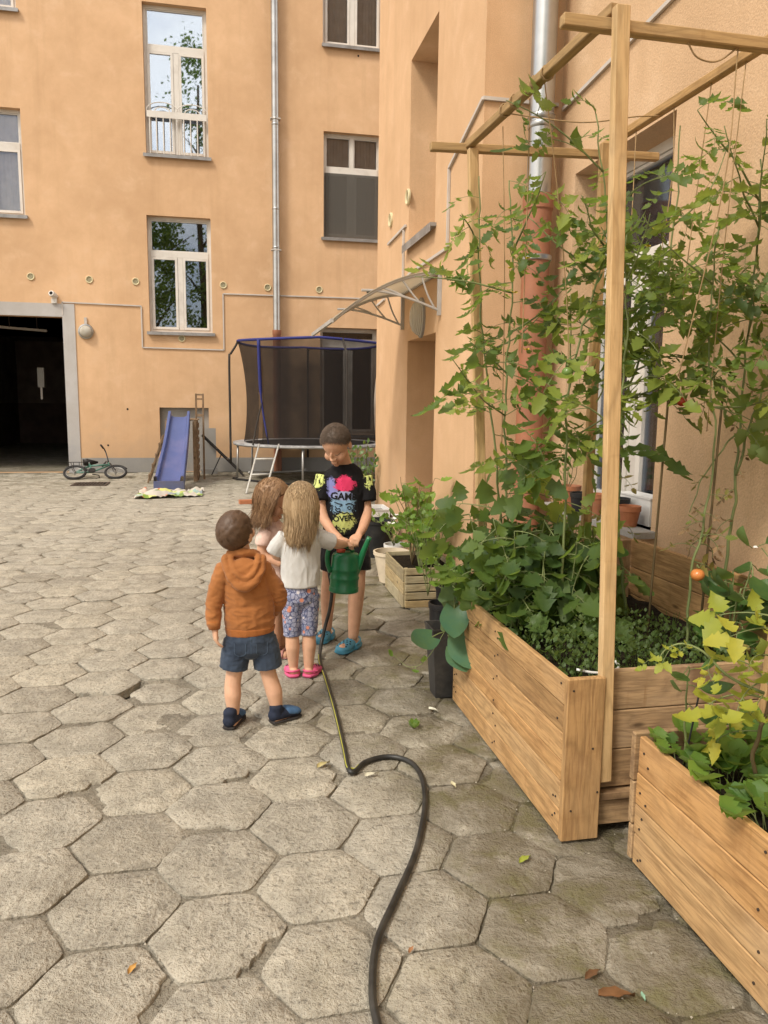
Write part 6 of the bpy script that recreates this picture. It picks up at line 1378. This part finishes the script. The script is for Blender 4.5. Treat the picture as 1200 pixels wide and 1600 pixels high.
# pepper plant by the wall
pp = thing('pepper_plant', 'pepper plant with large smooth dark leaves at the wall side of the planter', 'plant', (1.93,2.58,.5))
for b, q in enumerate(((1.90,2.50,.82),(1.98,2.55,.90),(1.94,2.60,.86),(2.02,2.58,.78))):
    P = stem(pp, [(1.93,2.58,.5),((1.93+q[0])/2,(2.58+q[1])/2,.70),q], .006, .003, n=12); leaves(pp, P, PEP, 9, .6, 2, (.75,1.1), (-.9,.2), rng, taper=False)
inst('leaf', PEP[0], pp, aim((1.98,2.50,.97), (.35,-.5,-.75), (-.5,-.8,.2), 1.05)); inst('leaf', PEP[1], pp, aim((1.90,2.45,.93), (-.15,-.3,-.9), (0,-1,.2), 1.1)); inst('leaf', PEP[2], pp, aim((1.95,2.5,.97),(.6,-.2,.2),(0,-.5,1),.8)); inst('leaf', PEP[0], pp, aim((1.94,2.5,.97),(-.8,-.2,.15),(0,-.4,1),.8))
MB().lathe([(.009,0),(.005,.006)], 8, Matrix.Translation((1.945,2.49,.975))).build('flower', M['petal_w'], pp)
# heart-leaved vine at the left end, hanging over the tubs
hv = thing('trailing_vine', 'vine with big heart shaped leaves hanging over the black tub', 'plant', (1.14,3.50,.55))
P = stem(hv, [(1.16,3.50,.52),(1.09,3.48,.62),(1.05,3.48,.56),(1.04,3.46,.42)], .004, .002)
for p, d, u, s, k in (((1.075,3.46,.60),(-.1,-.35,-.8),(-.3,-1,.35),1.5,0),((1.06,3.45,.47),(.25,-.3,-.85),(-.2,-1,.2),1.55,1),((1.03,3.46,.40),(-.75,-.3,-.25),(-.1,-.7,.8),1.4,2),((1.10,3.48,.62),(-.6,.2,.3),(0,-.5,1),.8,0),((1.05,3.47,.38),(.2,-.5,-.8),(0,-1,.3),1.3,1)): inst('leaf', HEART[k], hv, aim(p, d, u, s))
stem(hv, [(1.05,3.50,.40),(.95,3.5,.25),(.88,3.55,.20),(.83,3.66,.22)], .002, .001, name='tendril'); 
for p, d in (((.90,3.50,.22),(-.2,-.5,-.5)),((.93,3.5,.235),(.1,-.6,.2)),((.835,3.64,.22),(-.6,.2,.2))): inst('leaf', VIG[1], hv, aim(p, d, (0,-.6,1), 1.0))
tl_ = thing('trailing_plant', 'pale variegated trailing plant overhanging the planter far corner', 'plant', (1.15,3.46,.55))
for b in range(7):
    a = 2.0+b*.38; P = stem(tl_, [(1.16,3.45,.53),(1.16+.08*math.cos(a),3.45+.08*math.sin(a),.70),(1.16+.19*math.cos(a),3.45+.16*math.sin(a),.60+.12*rng.random())], .003, .0015, n=12); leaves(tl_, P, VIG, 11, .5, 2, (.8,1.3), (-.6,.6), rng, taper=False)
bw = thing('basket_weed', 'feathery light green weed growing behind the black buckets', 'plant', (1.16,4.1,.4))
for b in range(8):
    a = b*.8; P = stem(bw, [(1.13,4.15,.40),(1.13+.05*math.cos(a),4.15+.05*math.sin(a),.62),(1.13+.13*math.cos(a),4.15+.13*math.sin(a),.78+.22*rng.random())], .0025, .001, n=12); leaves(bw, P, VIG, 9, .5, 2, (.5,.9), (-.3,.8), rng, taper=False)

# crate plants
for k, (lb, x, y, h, nl) in enumerate((('leafy plant at the near side of the slatted crate',1.42,5.45,.55,30),('tallest leafy plant in the slatted crate, reddish stems',1.40,5.62,.66,34),('leafy plant at the wall side of the slatted crate',1.58,5.55,.52,26),('leafy plant at the far side of the slatted crate',1.45,5.85,.60,26))):
    t_ = thing('leafy_plant', lb, 'plant', (x,y,.26), 'plants in the slatted crate')
    for b in range(5):
        a = b*1.26+k; rr = .17*rng.uniform(.6,1.25); P = stem(t_, [(x,y,.25),(x+rr*.4*math.cos(a),y+rr*.4*math.sin(a),.25+h*.55),(min(1.66,x+rr*math.cos(a)),y+rr*math.sin(a),.25+h*rng.uniform(.7,1.1))], .0045, .002, 'stem_brown' if k == 1 else 'stem', n=14); leaves(t_, P, CRT, nl//5, .33, 2, (.7,1.15), (-.6,.4), rng, taper=False)
P = None
pt_ = thing('petunia_plant', 'white flowering petunias in the pots by the stair bay', 'plant', (1.5,6.7,.24))
for b in range(9):
    a = b*.7; q = (1.46+.20*math.cos(a),6.65+.28*math.sin(a),.34+.16*rng.random()); P = stem(pt_, [(1.50,6.72,.2),((1.5+q[0])/2,(6.7+q[1])/2,.40),q], .003, .0015, n=10); leaves(pt_, P, VIG, 7, .22, 2, (.8,1.3), (-.3,.6), rng, taper=False)
flowers(pt_, [(1.40+.18*rng.random(),6.35+.5*rng.random(),.36+.16*rng.random()) for _ in range(10)], .032, 'petal_w')
sb = thing('shrub', 'dark green shrub growing at the far corner of the stair bay', 'shrub', (1.56,8.45,0))
for b in range(9):
    a = b*.7; q = (1.50+.16*math.cos(a),8.45+.2*math.sin(a),.75+.35*rng.random()); P = stem(sb, [(1.54,8.5,0),((1.54+q[0])/2,(8.5+q[1])/2,.5),q], .005, .002, 'stem_brown', n=12); leaves(sb, P, VIGD, 26, .12, 2, (.9,1.5), (.1,1.1), rng, taper=False)
sw = thing('weed', 'small weed sprouting between the slabs near the black tub', 'weed', (.84,3.28,0))
for b in range(7): inst('leaf', VIG[b%3], sw, aim((.84,3.28,.0), (math.cos(b*.9),math.sin(b*.9),.45), (0,0,1), .75))
sill = thing('pot_plant', 'twiggy plant in the wide terracotta pot on the sill', 'plant', (2.2,4.66,.95))
for b in range(4): P = stem(sill, [(2.2,4.66,.93),(2.19+.03*b-.05,4.6,1.05),(2.14,4.52-.04*b,1.15+.04*b)], .003, .0015, n=10); leaves(sill, P, VIG, 5, 1.0, 2, (.6,1), (-.2,.6), rng)

# strawberries and the yellowing tomato in the near planter
for k, (lb, x, y, n_) in enumerate((('strawberry plant in the far left corner of the near planter',1.40,2.00,6),('strawberry plant along the left edge of the near planter',1.40,1.82,7),('strawberry plant overhanging the near planter edge with the largest leaf',1.40,1.63,6),('strawberry plant in the middle of the near planter',1.54,1.95,7),('strawberry plant behind the yellowing tomato stem',1.62,1.78,7),('strawberry plant nearest the right edge of the picture',1.52,1.66,6),('strawberry plant by the far board of the near planter',1.70,2.03,6),('strawberry plant at the wall side of the near planter',1.78,1.86,6))):
    t_ = thing('strawberry_plant', lb, 'plant', (x,y,.38), 'strawberry plants in the near planter')
    for i in range(n_+8):
        a = i*GA+k; ro = .02+.05*rng.random(); p = (x+ro*math.cos(a), y+ro*math.sin(a), .372); inst('leaf', STRB[(i+k)%4], t_, aim(p, (math.cos(a),math.sin(a),rng.uniform(-.35,.1)), (0,0,1), rng.uniform(.7,1.15)))
    if k == 2: inst('leaf', STRB[1], t_, aim((1.38,1.585,.375), (-.75,-.45,-.1), (0,-.2,1), 1.35))
yt = thing('tomato_plant', 'yellowing tomato plant in the near planter at the right edge', 'plant', (1.47,1.82,.38))
P = stem(yt, [(1.50,1.80,.37),(1.46,1.80,.47),(1.455,1.78,.60),(1.46,1.76,.72),(1.47,1.76,.93)], .0075, .004, 'stem_brown'); leaves(yt, P, TOMY, 11, .60, 1.2, (.75,1.15), (-.5,.6), rng, azr=(1.8,5.2), taper=False); leaves(yt, P, TOMO[:1], 2, .7, .9, (.6,.8), (-.6,.2), rng)
P = stem(yt, [(1.44,1.76,.72),(1.39,1.84,.74),(1.335,1.90,.80),(1.28,1.93,.815),(1.24,1.95,.77)], .005, .0022, name='branch'); leaves(yt, P, TOMY, 6, .6, 1, (.5,.85), (-.8,.1), rng, azr=(2.4,4.8))
sdl = thing('pepper_seedling', 'spindly pepper seedling tied to a dark stick in the near planter', 'plant', (1.375,2.0,.38)); P = stem(sdl, [(1.375,2.0,.37),(1.372,2.0,.52),(1.365,2.0,.66),(1.36,1.99,.72)], .004, .0022)
for p, d, s in (((1.365,2.0,.66),(.75,-.3,-.35),.75),((1.365,2.0,.64),(-.9,-.2,.0),.6),((1.36,1.99,.72),(-.7,-.4,-.5),.75),((1.362,1.99,.71),(.6,-.5,.1),.65),((1.37,2.0,.60),(.5,-.6,-.8),.75)): inst('leaf', PEP[1], sdl, aim(p, d, (0,-.5,1), s))
tag(MB().tube([(1.368,2.0,.36),(1.40,1.99,.62)], .003, 6).build('support_stick', M['blacksteel'], None), 'thin dark stick beside the pepper seedling', 'stick')

# ================================================================ trees behind the viewer, seen in the window glass
def tree(label, x, y, h, r, seed, cut):
    rg = random.Random(seed); t_ = thing('tree', label, 'tree', (x,y,0), 'trees reflected in the windows')
    tk = MB(); tk.tube(bez([(x,y,0),(x+.1,y,h*.3),(x-.1,y+.1,h*.6),(x,y,h*.9)],16), [.28*(1-.85*i/16) for i in range(17)], 9)
    for k in range(9):
        a = k*GA; z = h*(.3+.06*k); tk.tube(bez([(x,y,z),(x+r*.4*math.cos(a),y+r*.4*math.sin(a),z+.8),(x+r*.85*math.cos(a),y+r*.85*math.sin(a),z+1.5)],8), [.08,.07,.06,.05,.04,.03,.025,.02,.015][:9], 6)
    tk.build('trunk', M['stem_brown'], t_, True); cw = MB(); clumps = []
    for k in range(60):
        a = rg.uniform(0,6.28); u = rg.random(); zz = h*(.26+.74*u); rr = r*(math.sin(math.pi*(.12+.86*u))**.6)*math.sqrt(rg.random()); clumps.append((x+rr*math.cos(a), y+rr*math.sin(a), zz, rg.uniform(.5,1.0)))
    for cx, cy, cz, cr_ in clumps:
        for q in range(75):
            d = Vector((rg.gauss(0,.5),rg.gauss(0,.5),rg.gauss(0,.42)))*cr_; p = Vector((cx,cy,cz))+d; n_ = Vector((rg.gauss(0,1),rg.gauss(0,1),rg.gauss(0,1)+.6)).normalized(); s1 = n_.orthogonal().normalized()*.11; s2 = n_.cross(s1)
            cw.add([p-s1, p+s2*.6, p+s1, p-s2*.6], [(0,1,2,3)])
    cw.build('crown', M['leaf'], t_)
tree('broad leafy tree behind the viewer, mirrored dark in the lower window', -3.4, -9.0, 10.5, 2.6, 1, 0)
tree('tall leafy tree behind the viewer, mirrored at the right of the upper window', -1.0, -10.5, 19.5, 2.3, 2, 0)
tree('leafy tree behind the viewer, mirrored at the left of the upper window', -6.6, -11.0, 16.5, 2.5, 3, 0)
